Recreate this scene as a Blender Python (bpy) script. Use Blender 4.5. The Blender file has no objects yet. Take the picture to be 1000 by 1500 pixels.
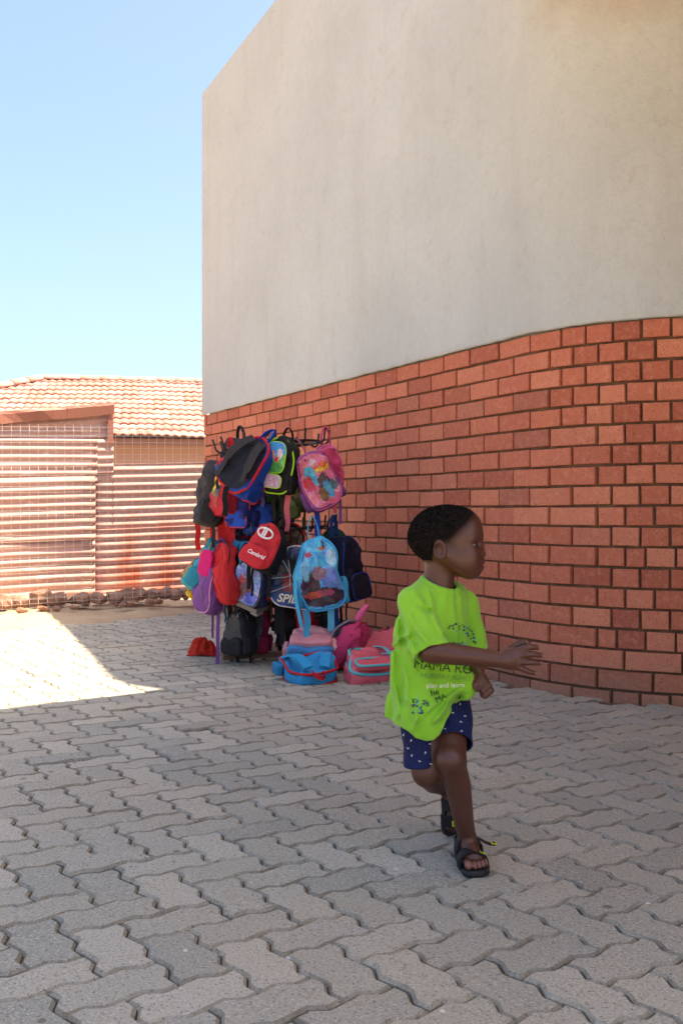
import bpy, bmesh, math, random
import numpy as np
from mathutils import Vector, Matrix, Euler
from mathutils.bvhtree import BVHTree

random.seed(7); np.random.seed(7)
scene = bpy.context.scene
C = scene.collection
PI = math.pi

# ------------------------------------------------------------------ camera, sky, sun, exposure
HC = 0.85            # camera height
F = 1458.333         # focal length in photograph pixels (35 mm lens, 36 mm tall frame = 1500 px)
cam = bpy.data.cameras.new("camera")
cam_o = bpy.data.objects.new("camera", cam); C.objects.link(cam_o)
cam.sensor_fit = 'VERTICAL'; cam.sensor_height = 36.0; cam.sensor_width = 24.0; cam.lens = 35.0
cam.clip_end = 2000.0
cam_o.location = (0, 0, HC); cam_o.rotation_euler = (PI/2, 0, 0)
scene.camera = cam_o

SUN_EL = 70.0
SUN_L = Vector((-1.0, 0.15, 0)).normalized()          # horizontal travel of the sunlight
sd = Vector((SUN_L.x*math.cos(math.radians(SUN_EL)), SUN_L.y*math.cos(math.radians(SUN_EL)), -math.sin(math.radians(SUN_EL))))
world = bpy.data.worlds.new("World"); scene.world = world; world.use_nodes = True
wn = world.node_tree.nodes; wl = world.node_tree.links
sky = wn.new('ShaderNodeTexSky'); sky.sky_type = 'NISHITA'; sky.sun_disc = False
sky.sun_elevation = math.radians(SUN_EL)
sky.sun_rotation = math.atan2(-SUN_L.x, -SUN_L.y)
sky.altitude = 900; sky.air_density = 1.0; sky.dust_density = 8.0; sky.ozone_density = 7.0
bg = wn['Background']; bg.inputs['Strength'].default_value = 0.108
wl.new(sky.outputs[0], bg.inputs['Color'])
sun = bpy.data.lights.new("sun", 'SUN'); sun.energy = 4.3; sun.angle = math.radians(0.5); sun.color = (1.0, 0.90, 0.76)
sun_o = bpy.data.objects.new("sun", sun); C.objects.link(sun_o)
sun_o.rotation_euler = sd.to_track_quat('-Z', 'Y').to_euler(); sun_o.location = (6, 0, 12)
vs = scene.view_settings
vs.view_transform = 'Standard'; vs.look = 'None'; vs.gamma = 1.0; vs.use_curve_mapping = False
vs.exposure = 2.0
vs.use_white_balance = True; vs.white_balance_temperature = 7500; vs.white_balance_tint = 11
scene.render.engine = 'CYCLES'
scene.cycles.use_denoising = True
scene.cycles.max_bounces = 8; scene.cycles.diffuse_bounces = 5
scene.cycles.sample_clamp_indirect = 8.0

# ------------------------------------------------------------------ helpers
def P(px, py, Y):
    """a photograph pixel at depth Y -> world point"""
    return Vector(((px-500.0)*Y/F, Y, HC-(py-750.0)*Y/F))
def G(px, py):
    """a photograph pixel on flat ground -> world point"""
    s = (py-750.0)/HC
    return Vector(((px-500.0)/s, F/s, 0.0))

def link_mesh(name, verts, faces, mat=None, parent=None, smooth=False):
    me = bpy.data.meshes.new(name)
    me.from_pydata([tuple(map(float, v)) for v in verts], [], [tuple(map(int, f)) for f in faces])
    me.update()
    if smooth:
        me.polygons.foreach_set('use_smooth', [True]*len(me.polygons))
    o = bpy.data.objects.new(name, me); C.objects.link(o)
    if mat: me.materials.append(mat)
    if parent: o.parent = parent
    return o
def obj_of(name, me, parent=None):
    o = bpy.data.objects.new(name, me); C.objects.link(o)
    if parent: o.parent = parent
    return o
def empty(name, loc=(0,0,0), rot=None):
    o = bpy.data.objects.new(name, None); C.objects.link(o); o.location = loc
    o.empty_display_size = .1
    if rot is not None: o.rotation_euler = rot
    return o
def tag(o, label=None, cat=None, group=None, kind=None):
    if label: o['label'] = label
    if cat: o['category'] = cat
    if group: o['group'] = group
    if kind: o['kind'] = kind
    return o

class MB:
    """collects shapes into one mesh"""
    def __init__(s): s.v = []; s.f = []
    def add(s, v, f):
        b = len(s.v); s.v += [tuple(map(float, p)) for p in v]; s.f += [tuple(int(i)+b for i in q) for q in f]; return s
    def box(s, c, d, R=None):
        x, y, z = d[0]/2, d[1]/2, d[2]/2
        v = [Vector((a*x, b*y, e*z)) for a in (-1,1) for b in (-1,1) for e in (-1,1)]
        if R is not None: v = [R @ p for p in v]
        v = [p+Vector(c) for p in v]
        return s.add(v, [(0,1,3,2),(4,6,7,5),(0,4,5,1),(2,3,7,6),(0,2,6,4),(1,5,7,3)])
    def tube(s, pts, r, n=8, closed=False):
        pts = [Vector(p) for p in pts]; m = len(pts)
        rr = r if isinstance(r, (list, tuple)) else [r]*m
        v = []; prev = None
        for i, p in enumerate(pts):
            a = pts[(i-1) % m] if (closed or i > 0) else p
            b = pts[(i+1) % m] if (closed or i < m-1) else p
            t = (b-a).normalized()
            if prev is None:
                u = t.orthogonal().normalized()
            else:
                u = (prev - t*prev.dot(t)).normalized()
            prev = u; w = t.cross(u)
            for k in range(n):
                an = 2*PI*k/n
                v.append(p + (u*math.cos(an)+w*math.sin(an))*rr[i])
        f = []
        for i in range(m if closed else m-1):
            j = (i+1) % m
            for k in range(n):
                f.append((i*n+k, i*n+(k+1) % n, j*n+(k+1) % n, j*n+k))
        if not closed:
            f.append(tuple(range(n-1, -1, -1))); f.append(tuple((m-1)*n+k for k in range(n)))
        return s.add(v, f)
    def ribbon(s, pts, side, w, th):
        """flat strap along pts; side = Vector or list of Vectors across the strap"""
        pts = [Vector(p) for p in pts]; m = len(pts); v = []
        for i, p in enumerate(pts):
            t = (pts[min(i+1, m-1)]-pts[max(i-1, 0)]).normalized()
            sv = Vector(side[i] if isinstance(side, list) else side)
            sv = (sv - t*sv.dot(t)).normalized()
            nn = t.cross(sv)
            ww = w[i] if isinstance(w, (list, tuple)) else w
            for a, b in ((-1,-1),(1,-1),(1,1),(-1,1)):
                v.append(p + sv*(a*ww/2) + nn*(b*th/2))
        f = []
        for i in range(m-1):
            for k in range(4):
                f.append((i*4+k, i*4+(k+1) % 4, (i+1)*4+(k+1) % 4, (i+1)*4+k))
        f.append((3,2,1,0)); f.append(tuple((m-1)*4+k for k in range(4)))
        return s.add(v, f)
    def build(s, name, mat=None, parent=None, smooth=False):
        return link_mesh(name, s.v, s.f, mat, parent, smooth)

def curve_pts(ctrl, n=6):
    """Catmull-Rom through control points"""
    c = [Vector(p) for p in ctrl]; c = [c[0]*2-c[1]] + c + [c[-1]*2-c[-2]]
    out = []
    for i in range(1, len(c)-2):
        for k in range(n):
            t = k/n; a, b, d, e = c[i-1], c[i], c[i+1], c[i+2]
            out.append(.5*((2*b)+(d-a)*t+(2*a-5*b+4*d-e)*t*t+(3*b-a-3*d+e)*t**3))
    out.append(c[-2]); return out

# ------------------------------------------------------------------ materials
def new_mat(name):
    m = bpy.data.materials.new(name); m.use_nodes = True
    nt = m.node_tree; return m, nt, nt.nodes['Principled BSDF']
class N:
    def __init__(s, nt): s.nt = nt
    def node(s, t, **kw):
        n = s.nt.nodes.new(t)
        for k, v in kw.items(): setattr(n, k, v)
        return n
    def link(s, a, b): s.nt.links.new(a, b)
    def noise(s, vec, scale, detail=4, rough=.55, dist=0.0):
        n = s.node('ShaderNodeTexNoise'); n.inputs['Scale'].default_value = scale; n.inputs['Detail'].default_value = detail
        n.inputs['Roughness'].default_value = rough; n.inputs['Distortion'].default_value = dist
        s.link(vec, n.inputs['Vector']); return n.outputs['Fac']
    def ramp(s, fac, stops):
        r = s.node('ShaderNodeValToRGB'); el = r.color_ramp.elements
        el[0].position = stops[0][0]; el[0].color = col4(stops[0][1])
        el[1].position = stops[-1][0]; el[1].color = col4(stops[-1][1])
        for p, c in stops[1:-1]:
            e = el.new(p); e.color = col4(c)
        s.link(fac, r.inputs['Fac']); return r.outputs['Color']
    def mix(s, fac, a, b, mode='MIX'):
        m = s.node('ShaderNodeMix', data_type='RGBA', blend_type=mode)
        for sock, v in ((m.inputs[0], fac), (m.inputs[6], a), (m.inputs[7], b)):
            if hasattr(v, 'is_output'): s.link(v, sock)
            elif isinstance(v, (int, float)): sock.default_value = v
            else: sock.default_value = col4(v)
        return m.outputs[2]
    def math(s, op, a, b=0.0, clamp=False):
        m = s.node('ShaderNodeMath', operation=op, use_clamp=clamp)
        for sock, v in ((m.inputs[0], a), (m.inputs[1], b)):
            if hasattr(v, 'is_output'): s.link(v, sock)
            else: sock.default_value = v
        return m.outputs[0]
    def bump(s, h, strength, dist, bsdf, prev=None):
        b = s.node('ShaderNodeBump'); b.inputs['Strength'].default_value = strength; b.inputs['Distance'].default_value = dist
        s.link(h, b.inputs['Height'])
        if prev is not None: s.link(prev, b.inputs['Normal'])
        s.link(b.outputs[0], bsdf.inputs['Normal']); return b.outputs[0]
    def vscale(s, vec, sc):
        m = s.node('ShaderNodeMapping'); m.inputs['Scale'].default_value = sc; s.link(vec, m.inputs['Vector']); return m.outputs[0]
def col4(c):
    return (c[0], c[1], c[2], 1.0) if not isinstance(c, (int, float)) else (c, c, c, 1.0)
def srgb(r, g, b):
    f = lambda x: ((x/255+.055)/1.055)**2.4 if x > 10 else x/255/12.92
    return (f(r), f(g), f(b))
def piece_random(n):
    """a random number per loose piece, whether it is an object of its own or an island of a joined mesh"""
    g = n.node('ShaderNodeNewGeometry'); oi = n.node('ShaderNodeObjectInfo')
    return n.math('FRACT', n.math('ADD', g.outputs['Random Per Island'], n.math('MULTIPLY', oi.outputs['Random'], 7.31)))

_fab = {}
def fabric(c, rough=.85, weave=900, sheen=.0, var=.18):
    key = (tuple(round(x, 4) for x in c), rough, weave, sheen)
    if key in _fab: return _fab[key]
    m, nt, b = new_mat('fabric'); n = N(nt)
    tc = n.node('ShaderNodeTexCoord'); v = tc.outputs['Object']
    f = n.noise(v, 18, 3)
    n.link(n.mix(n.math('MULTIPLY', n.math('SUBTRACT', f, .42, True), 2*var*2, True), c, tuple(x*.72 for x in c)), b.inputs['Base Color'])
    b.inputs['Roughness'].default_value = rough
    b.inputs['Specular IOR Level'].default_value = .3
    if sheen: b.inputs['Sheen Weight'].default_value = sheen
    p = n.bump(n.noise(v, 22, 4, .6, .8), .6, .012, b)
    n.bump(n.noise(v, weave, 1), .25, .0006, b, p)
    _fab[key] = m; return m
_pl = {}
def plain(c, rough=.5, metal=0.0, name='paint'):
    key = (tuple(round(x, 4) for x in c), rough, metal)
    if key in _pl: return _pl[key]
    m, nt, b = new_mat(name); n = N(nt)
    tc = n.node('ShaderNodeTexCoord')
    f = n.noise(tc.outputs['Object'], 60, 4)
    n.link(n.mix(f, tuple(x*.8 for x in c), tuple(min(1, x*1.15) for x in c)), b.inputs['Base Color'])
    b.inputs['Roughness'].default_value = rough; b.inputs['Metallic'].default_value = metal
    _pl[key] = m; return m
def printed(bg0, bg1, spots, warp=.08, noise_scale=5, gloss=.4, axis='z'):
    """printed panel: two-colour ground with soft-edged blobs; spots = (cx, cz, rx, rz, colour) in 0..1 panel units"""
    m, nt, b = new_mat('printed_panel'); n = N(nt)
    tc = n.node('ShaderNodeTexCoord'); g = tc.outputs['Generated']
    nz = n.node('ShaderNodeTexNoise'); nz.inputs['Scale'].default_value = 9; nz.inputs['Detail'].default_value = 2; n.link(g, nz.inputs['Vector'])
    off = n.node('ShaderNodeVectorMath', operation='MULTIPLY_ADD'); n.link(nz.outputs['Color'], off.inputs[0])
    off.inputs[1].default_value = (warp*2,)*3; off.inputs[2].default_value = (-warp,)*3
    add = n.node('ShaderNodeVectorMath', operation='ADD'); n.link(g, add.inputs[0]); n.link(off.outputs[0], add.inputs[1])
    sp = n.node('ShaderNodeSeparateXYZ'); n.link(add.outputs[0], sp.inputs[0])
    f = n.noise(g, noise_scale, 3)
    c = n.ramp(f, [(.38, bg0), (.62, bg1)])
    for cx, cz, rx, rz, cc in spots:
        dx = n.math('DIVIDE', n.math('SUBTRACT', sp.outputs['X'], cx), rx)
        dz = n.math('DIVIDE', n.math('SUBTRACT', sp.outputs['Z'], cz), rz)
        d = n.math('ADD', n.math('MULTIPLY', dx, dx), n.math('MULTIPLY', dz, dz))
        k = n.math('MULTIPLY', n.math('SUBTRACT', 1.0, d), 6.0, True)
        c = n.mix(k, c, cc)
    vo = n.node('ShaderNodeTexVoronoi'); vo.inputs['Scale'].default_value = 13; n.link(add.outputs[0], vo.inputs['Vector'])
    c = n.mix(.32, c, vo.outputs['Color'], 'OVERLAY')
    v2 = n.node('ShaderNodeTexVoronoi', feature='DISTANCE_TO_EDGE'); v2.inputs['Scale'].default_value = 7; n.link(add.outputs[0], v2.inputs['Vector'])
    c = n.mix(n.ramp(v2.outputs['Distance'], [(.0, .55), (.05, 0.0)]), c, srgb(40,34,44))
    n.link(c, b.inputs['Base Color']); b.inputs['Roughness'].default_value = gloss
    n.bump(n.noise(tc.outputs['Object'], 30, 3), .3, .004, b)
    return m
# ------------------------------------------------------------------ the wall line of the building
A0 = math.atan2(768.0, F)                         # heading of the flat wall, from -Y towards +X
WD = Vector((math.sin(A0), -math.cos(A0), 0))      # along the wall, towards the viewer
WN = Vector((-math.cos(A0), -math.sin(A0), 0))     # outward normal of the flat wall
def wall_s(x): return .25*(x+268)/.86
W0 = Vector(((299-500)/wall_s(299), F/wall_s(299), 0))
W1 = Vector(((760-500)/wall_s(760), F/wall_s(760), 0))
WFLAT = (W1-W0).length
RARC = 1.032
ARC_C = W1 - WN*RARC
ARC_END = math.radians(105)
WARC = RARC*ARC_END
def wall_at(w):
    """point on the brick face at distance w from the far corner, tangent, outward normal"""
    if w <= WFLAT: return W0+WD*w, WD.copy(), WN.copy()
    a = (w-WFLAT)/RARC
    over = 0.0
    if a > ARC_END: over = (a-ARC_END)*RARC; a = ARC_END
    t = Vector((math.sin(A0+a), -math.cos(A0+a), 0)); nn = Vector((-math.cos(A0+a), -math.sin(A0+a), 0))
    return ARC_C+nn*RARC+t*over, t, nn
WTOT = WFLAT+WARC+3.0
TB = 1.71; COURSE = .0925; NROW = 19
def proj(p):
    return (500+p[0]*F/p[1], 750-(p[2]-HC)*F/p[1])
def w_of_px(x):
    lo, hi = 0.0, WFLAT+.9
    for _ in range(50):
        m = (lo+hi)/2
        if proj(wall_at(m)[0])[0] < x: lo = m
        else: hi = m
    return lo

# ------------------------------------------------------------------ ground
def ground_material():
    m, nt, b = new_mat('bare_sand'); n = N(nt)
    g = n.node('ShaderNodeNewGeometry').outputs['Position']
    c = n.ramp(n.noise(g, 1.3, 6), [(.3, srgb(168,144,112)), (.5, srgb(190,166,132)), (.7, srgb(206,184,150))])
    c = n.mix(n.math('MULTIPLY', n.noise(g, 60, 4), .5), c, srgb(120,92,70), 'MULTIPLY')
    n.link(c, b.inputs['Base Color']); b.inputs['Roughness'].default_value = .95
    p = n.bump(n.noise(g, 9, 5), .5, .03, b); n.bump(n.noise(g, 150, 3), .5, .004, b, p)
    return m
M_SAND = ground_material()
gv = [(-400,-200,-.06),(400,-200,-.06),(400,800,-.06),(-400,800,-.06)]
tag(link_mesh('ground', gv, [(0,1,2,3)], M_SAND), kind='structure', label='flat sandy ground stretching away')

PE0 = G(0, 925); PE1 = G(310, 895); PED = (PE1-PE0).normalized(); PEN = Vector((-PED.y, PED.x, 0))   # far edge of the paving; PEN points away
FE0 = Vector((-2.78-1.2*1.52, 8.1-1.2*.63, 0)); FE1 = Vector((-1.13, 8.93, 0)); FED = (FE1-FE0).normalized(); FEN = Vector((FED.y, -FED.x, 0))  # FEN faces the viewer
# sandy verge between paving and shed: a gently rising strip
vv = []; vf = []
nu, nw = 80, 34
for i in range(nu):
    for j in range(nw):
        a = PE0+PED*(-5+7.4*i/(nu-1))
        q = a+PEN*(-.12+3.0*(j/(nw-1)))
        z = -.03+.09*min(1, max(0, (j/(nw-1)-.05)*2.2)) * min(1, max(0, (i/(nu-1))*1.2))
        z += .012*math.sin(q.x*7+q.y*3)+.008*math.sin(q.x*19-q.y*13)
        vv.append((q.x, q.y, z - (.02 if j < 2 else 0)))
for i in range(nu-1):
    for j in range(nw-1):
        vf.append((i*nw+j, (i+1)*nw+j, (i+1)*nw+j+1, i*nw+j+1))
verge = link_mesh('sandy_verge', vv, vf, M_SAND, smooth=True)
tag(verge, kind='structure', label='strip of bare sand between paving and wire fence')

# ------------------------------------------------------------------ paving: zigzag blocks in herringbone
def paver_material(edge=False):
    m, nt, b = new_mat('concrete_paver'); n = N(nt)
    g = n.node('ShaderNodeNewGeometry').outputs['Position']
    r = piece_random(n)
    c = n.ramp(r, [(0, srgb(144,141,127)), (.3, srgb(155,150,134)), (.7, srgb(162,156,139)), (1, srgb(174,166,148))])
    dust = n.ramp(n.noise(g, .9, 5, .6), [(.44, 0.0), (.66, 1.0)])
    c = n.mix(n.math('MULTIPLY', dust, .45), c, srgb(180,160,130))
    pale = n.ramp(n.noise(g, 2.3, 5, .65), [(.52, 0.0), (.75, 1.0)])
    c = n.mix(n.math('MULTIPLY', pale, .35), c, srgb(176,168,156))
    # aggregate speckle
    c = n.mix(n.ramp(n.noise(g, 190, 3, .8), [(.54, 0.0), (.64, .6)]), c, srgb(212,205,192))
    c = n.mix(n.ramp(n.noise(g, 150, 3, .8), [(.55, 0.0), (.64, .75)]), c, srgb(80,74,66))
    if edge: c = n.mix(n.ramp(n.noise(g, 5, 4), [(.35, .6), (.65, .12)]), c, srgb(104,92,76))      # chamfers darkened in uneven patches
    # old drips
    vo = n.node('ShaderNodeTexVoronoi'); vo.inputs['Scale'].default_value = 11; n.link(g, vo.inputs['Vector'])
    wob = n.math('ADD', vo.outputs['Distance'], n.math('MULTIPLY', n.noise(g, 60, 2), .12))
    sel = n.math('GREATER_THAN', n.noise(g, 4, 1), .56)
    c = n.mix(n.math('MULTIPLY', n.math('LESS_THAN', wob, .17), n.math('MULTIPLY', sel, .62)), c, srgb(86,66,54))
    vo2 = n.node('ShaderNodeTexVoronoi'); vo2.inputs['Scale'].default_value = 6.5; n.link(g, vo2.inputs['Vector'])
    c = n.mix(n.math('MULTIPLY', n.math('LESS_THAN', n.math('ADD', vo2.outputs['Distance'], n.math('MULTIPLY', n.noise(g, 90, 2), .1)), .085), .8), c, srgb(215,208,195))
    n.link(c, b.inputs['Base Color']); b.inputs['Roughness'].default_value = .82
    b.inputs['Specular IOR Level'].default_value = .35
    p = n.bump(n.noise(g, 26, 4), .35, .004, b); n.bump(n.noise(g, 420, 2, .8), .55, .0016, b, p)
    return m
M_PAVER = paver_material()
PA = .1247*HC
th_u = math.atan2(-.0375*F/1500, .172)
E1 = Vector((math.cos(th_u+PI/4), math.sin(th_u+PI/4), 0)); E2 = Vector((-E1.y, E1.x, 0))
ANCH = G(265.5, 1440.4)
def grid_pt(i, j): return ANCH + E1*(i*PA) + E2*((j-2)*PA)
def unit_edge(a, b):
    """points of one unit joint from a to b (end left out)"""
    d = (b[0]-a[0], b[1]-a[1]); l = (-d[1], d[0]); out = [a]
    for t, k in ((.27, .068), (.36, .075), (.64, -.075), (.73, -.068)):
        out.append((a[0]+d[0]*t+l[0]*k, a[1]+d[1]*t+l[1]*k))
    return out
loop = []
cs = [(0,0),(1,0),(2,0),(2,1),(1,1),(0,1)]
for k in range(6): loop += unit_edge(cs[k], cs[(k+1) % 6])
loop = [Vector((x*PA, y*PA)) for x, y in loop]
def inset(lp, d):
    out = []; m = len(lp)
    for i in range(m):
        a, b, c = lp[i-1], lp[i], lp[(i+1) % m]
        t1 = (b-a).normalized(); t2 = (c-b).normalized()
        n1 = Vector((-t1.y, t1.x)); n2 = Vector((-t2.y, t2.x)); q = n1+n2
        out.append(b + q*(d/max(.45, q.dot(n1))))
    return out
def paver_geo(variant):
    rng = random.Random(variant)
    m = len(loop)
    r0 = inset(loop, .0018); r1 = inset(loop, .0020); r2 = inset(loop, .0076)
    v = [(p.x, p.y, -.05) for p in r0] + [(p.x+rng.uniform(-.0008,.0008), p.y+rng.uniform(-.0008,.0008), -.0065+rng.uniform(-.0015,.0012)) for p in r1] + [(p.x, p.y, rng.uniform(-.0006, .0006)) for p in r2]
    f = []
    for a in (0, 1):
        for k in range(m):
            f.append((a*m+k, a*m+(k+1) % m, (a+1)*m+(k+1) % m, (a+1)*m+k))
    f.append(tuple(2*m+k for k in range(m)))
    return v, f
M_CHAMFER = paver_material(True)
pav_geo = [paver_geo(k) for k in range(5)]
pav_me = []
for k, (v, f) in enumerate(pav_geo):
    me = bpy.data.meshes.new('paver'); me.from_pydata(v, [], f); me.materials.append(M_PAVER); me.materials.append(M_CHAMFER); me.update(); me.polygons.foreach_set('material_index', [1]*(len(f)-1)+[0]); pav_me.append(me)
def in_paving(p):
    if (p-PE0).dot(PEN) > -.02: return False
    q = p-W0
    if q.dot(WD) < WFLAT:
        return q.dot(WN) > .03
    w = WFLAT
    r = (p-ARC_C)
    if q.dot(WD) >= WFLAT:
        ang = math.atan2(r.y, r.x)
        return r.length > RARC+.03 and not (p.x > 2.6 and p.y > 4.5)
pvs = []
for i in range(-70, 71):
    for j in range(-70, 71):
        sm = (i+j) % 4
        if sm == 0: org, rot = grid_pt(i, j), 0; cen = grid_pt(i+1, j+.5)
        elif sm == 2: org, rot = grid_pt(i+1, j), 1; cen = grid_pt(i+.5, j+1)
        else: continue
        if not (-4.6 < cen.x < 3.6 and -.6 < cen.y < 9.3): continue
        if not in_paving(cen): continue
        px, py = proj((cen.x, max(cen.y, .05), 0))
        vis = cen.y > 1.2 and -25 < px < 1025 and py < 1530
        pvs.append((org, rot, cen, vis))
pvs.sort(key=lambda t: (not t[3], t[2].y))
rngp = random.Random(3)
base_v = []; base_f = []
bnd = [(-5.2, -1.2), (4.2, -1.2), (4.2, 5.2)]
pav = link_mesh('pavement', [(-5.2,-1.2,-.012),(4.2,-1.2,-.012),(4.2,4.2,-.012),(PE1.x+.9*PED.x+.6,PE1.y+.9*PED.y,-.012),(PE0.x-3*PED.x,PE0.y-3*PED.y,-.012)], [(0,1,2,3,4)], None)
def joint_material():
    m, nt, b = new_mat('joint_sand'); n = N(nt)
    g = n.node('ShaderNodeNewGeometry').outputs['Position']
    n.link(n.ramp(n.noise(g, 7, 5), [(.35, srgb(52,44,37)), (.75, srgb(140,108,80))]), b.inputs['Base Color']); b.inputs['Roughness'].default_value = .95
    n.bump(n.noise(g, 120, 4), .6, .006, b)
    return m
pav.data.materials.append(joint_material())
tag(pav, kind='structure', label='courtyard paved with grey zigzag concrete blocks in herringbone')
rest = MB()
for q, (org, rot, cen, vis) in enumerate(pvs):
    a = math.atan2(E1.y, E1.x)+rot*PI/2
    M_ = Matrix.Translation((org.x, org.y, rngp.gauss(0, .0016))) @ Euler((rngp.gauss(0, .006), rngp.gauss(0, .006), a)).to_matrix().to_4x4()
    k = rngp.randrange(5)
    if q < 300:
        o = obj_of('paver', pav_me[k], pav); o.matrix_local = M_
    else:
        v, f = pav_geo[k]; rest.add([M_ @ Vector(p) for p in v], f)
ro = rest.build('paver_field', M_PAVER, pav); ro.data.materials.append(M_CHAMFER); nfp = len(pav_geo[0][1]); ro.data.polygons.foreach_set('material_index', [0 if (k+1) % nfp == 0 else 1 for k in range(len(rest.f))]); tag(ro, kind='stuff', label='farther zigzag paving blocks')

# ------------------------------------------------------------------ building
bld = empty('building', W0)
tag(bld, 'rounded building with rough grey plaster above recessed-joint red brick', 'building')
bld_inv = Matrix.Translation(-W0)
def bmove(v): return [Vector(p)-W0 for p in v]

def brick_material():
    m, nt, b = new_mat('red_brick'); n = N(nt)
    tc = n.node('ShaderNodeTexCoord'); g = n.node('ShaderNodeNewGeometry').outputs['Position']
    r = piece_random(n)
    c = n.ramp(r, [(0, srgb(158,84,62)), (.2, srgb(176,98,72)), (.6, srgb(188,108,80)), (.88, srgb(200,124,94)), (1, srgb(158,92,72))])
    c = n.mix(n.ramp(n.noise(g, 3.2, 4), [(.4, 0.0), (.8, .45)]), c, srgb(176,96,78))
    c = n.mix(n.ramp(n.noise(g, 34, 4, .7), [(.5, 0.0), (.75, .35)]), c, srgb(224,160,132))
    sp = n.node('ShaderNodeSeparateXYZ'); n.link(g, sp.inputs[0])
    splash = n.math('SUBTRACT', n.math('ADD', .16, n.math('MULTIPLY', n.noise(g, 7, 4), .3)), n.math('MULTIPLY', sp.outputs['Z'], 1.4), True)
    c = n.mix(n.math('MULTIPLY', splash, 1.8, True), c, srgb(150,116,92))
    c = n.mix(n.ramp(n.noise(g, 120, 3, .8), [(.60, 0.0), (.66, .9)]), c, srgb(74,38,30))
    c = n.mix(n.ramp(n.noise(n.vscale(g, (1.3, 1.1, 1.7)), 120, 3, .8), [(.66, 0.0), (.71, .7)]), c, srgb(232,202,178))
    n.link(c, b.inputs['Base Color']); b.inputs['Roughness'].default_value = .88
    p = n.bump(n.noise(n.vscale(g, (1, 1, .45)), 85, 4, .7), .5, .004, b); n.bump(n.noise(g, 300, 2), .5, .0018, b, p)
    return m
M_BRICK = brick_material()
def mortar_material():
    m, nt, b = new_mat('mortar'); n = N(nt)
    g = n.node('ShaderNodeNewGeometry').outputs['Position']
    n.link(n.ramp(n.noise(g, 12, 5), [(.3, srgb(78,56,40)), (.7, srgb(118,90,66))]), b.inputs['Base Color']); b.inputs['Roughness'].default_value = .95
    n.bump(n.noise(g, 130, 4), .7, .006, b)
    return m
def plaster_material():
    m, nt, b = new_mat('rough_plaster'); n = N(nt)
    g = n.node('ShaderNodeNewGeometry').outputs['Position']
    c = n.ramp(n.noise(g, 1.1, 6, .6), [(.3, srgb(174,181,180)), (.7, srgb(186,193,192))])
    streak = n.noise(n.vscale(g, (5, 5, .7)), 1.0, 5, .65)
    c = n.mix(n.ramp(streak, [(.5, 0.0), (.8, .22)]), c, srgb(156,147,134))
    c = n.mix(n.ramp(n.noise(g, 6, 6, .75), [(.56, 0.0), (.74, .25)]), c, srgb(152,142,128))
    c = n.mix(n.ramp(n.noise(g, 24, 5, .8), [(.45, 0.0), (.75, .2)]), c, srgb(150,148,142))
    c = n.mix(n.ramp(n.noise(g, 75, 4, .8), [(.62, 0.0), (.70, .5)]), c, srgb(128,120,110))
    # rusty water mark below the roof edge, widened to paint in shade at right
    sp = n.node('ShaderNodeSeparateXYZ'); n.link(g, sp.inputs[0])
    dx = n.math('MULTIPLY', n.math('SUBTRACT', sp.outputs['X'], 1.3), 1.5)
    dz = n.math('MULTIPLY', n.math('SUBTRACT', sp.outputs['Z'], 3.42), 1.35)
    d = n.math('SQRT', n.math('ADD', n.math('MULTIPLY', dx, dx), n.math('MULTIPLY', dz, dz)))
    d = n.math('ADD', d, n.math('MULTIPLY', n.noise(g, 3.5, 4), .7))
    c = n.mix(n.math('MULTIPLY', n.ramp(d, [(.45, 1.0), (1.45, 0.0)]), .5), c, srgb(160,124,90))
    n.link(c, b.inputs['Base Color']); b.inputs['Roughness'].default_value = .92
    p = n.bump(n.noise(g, 4, 5, .7), .35, .04, b); p = n.bump(n.noise(g, 36, 5, .75), .5, .008, b, p); n.bump(n.noise(g, 190, 3, .7), .5, .003, b, p)
    return m
M_PLASTER = plaster_material()
ws = [WFLAT*k/24 for k in range(25)] + [WFLAT+WARC*k/48 for k in range(1, 49)] + [WTOT]
def strip(offset, z0f, z1f, depth_back):
    """solid strip following the wall; offset outwards from the brick face"""
    v = []; f = []; m = len(ws)
    for w in ws:
        p, t, nn = wall_at(w)
        a = p+nn*offset; bk = p-nn*depth_back
        z0 = z0f(w); z1 = z1f(w)
        v += [(a.x, a.y, z0), (a.x, a.y, z1), (bk.x, bk.y, z1), (bk.x, bk.y, z0)]
    for i in range(m-1):
        for k in range(4):
            f.append((i*4+k, (i+1)*4+k, (i+1)*4+(k+1) % 4, i*4+(k+1) % 4))
    f.append((0,1,2,3)); f.append(((m-1)*4+3, (m-1)*4+2, (m-1)*4+1, (m-1)*4))
    return v, f
v, f = strip(-.016, lambda w: -.2, lambda w: TB-.004, .25)
wall_core = link_mesh('brick_wall', bmove(v), f, mortar_material(), bld)
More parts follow.
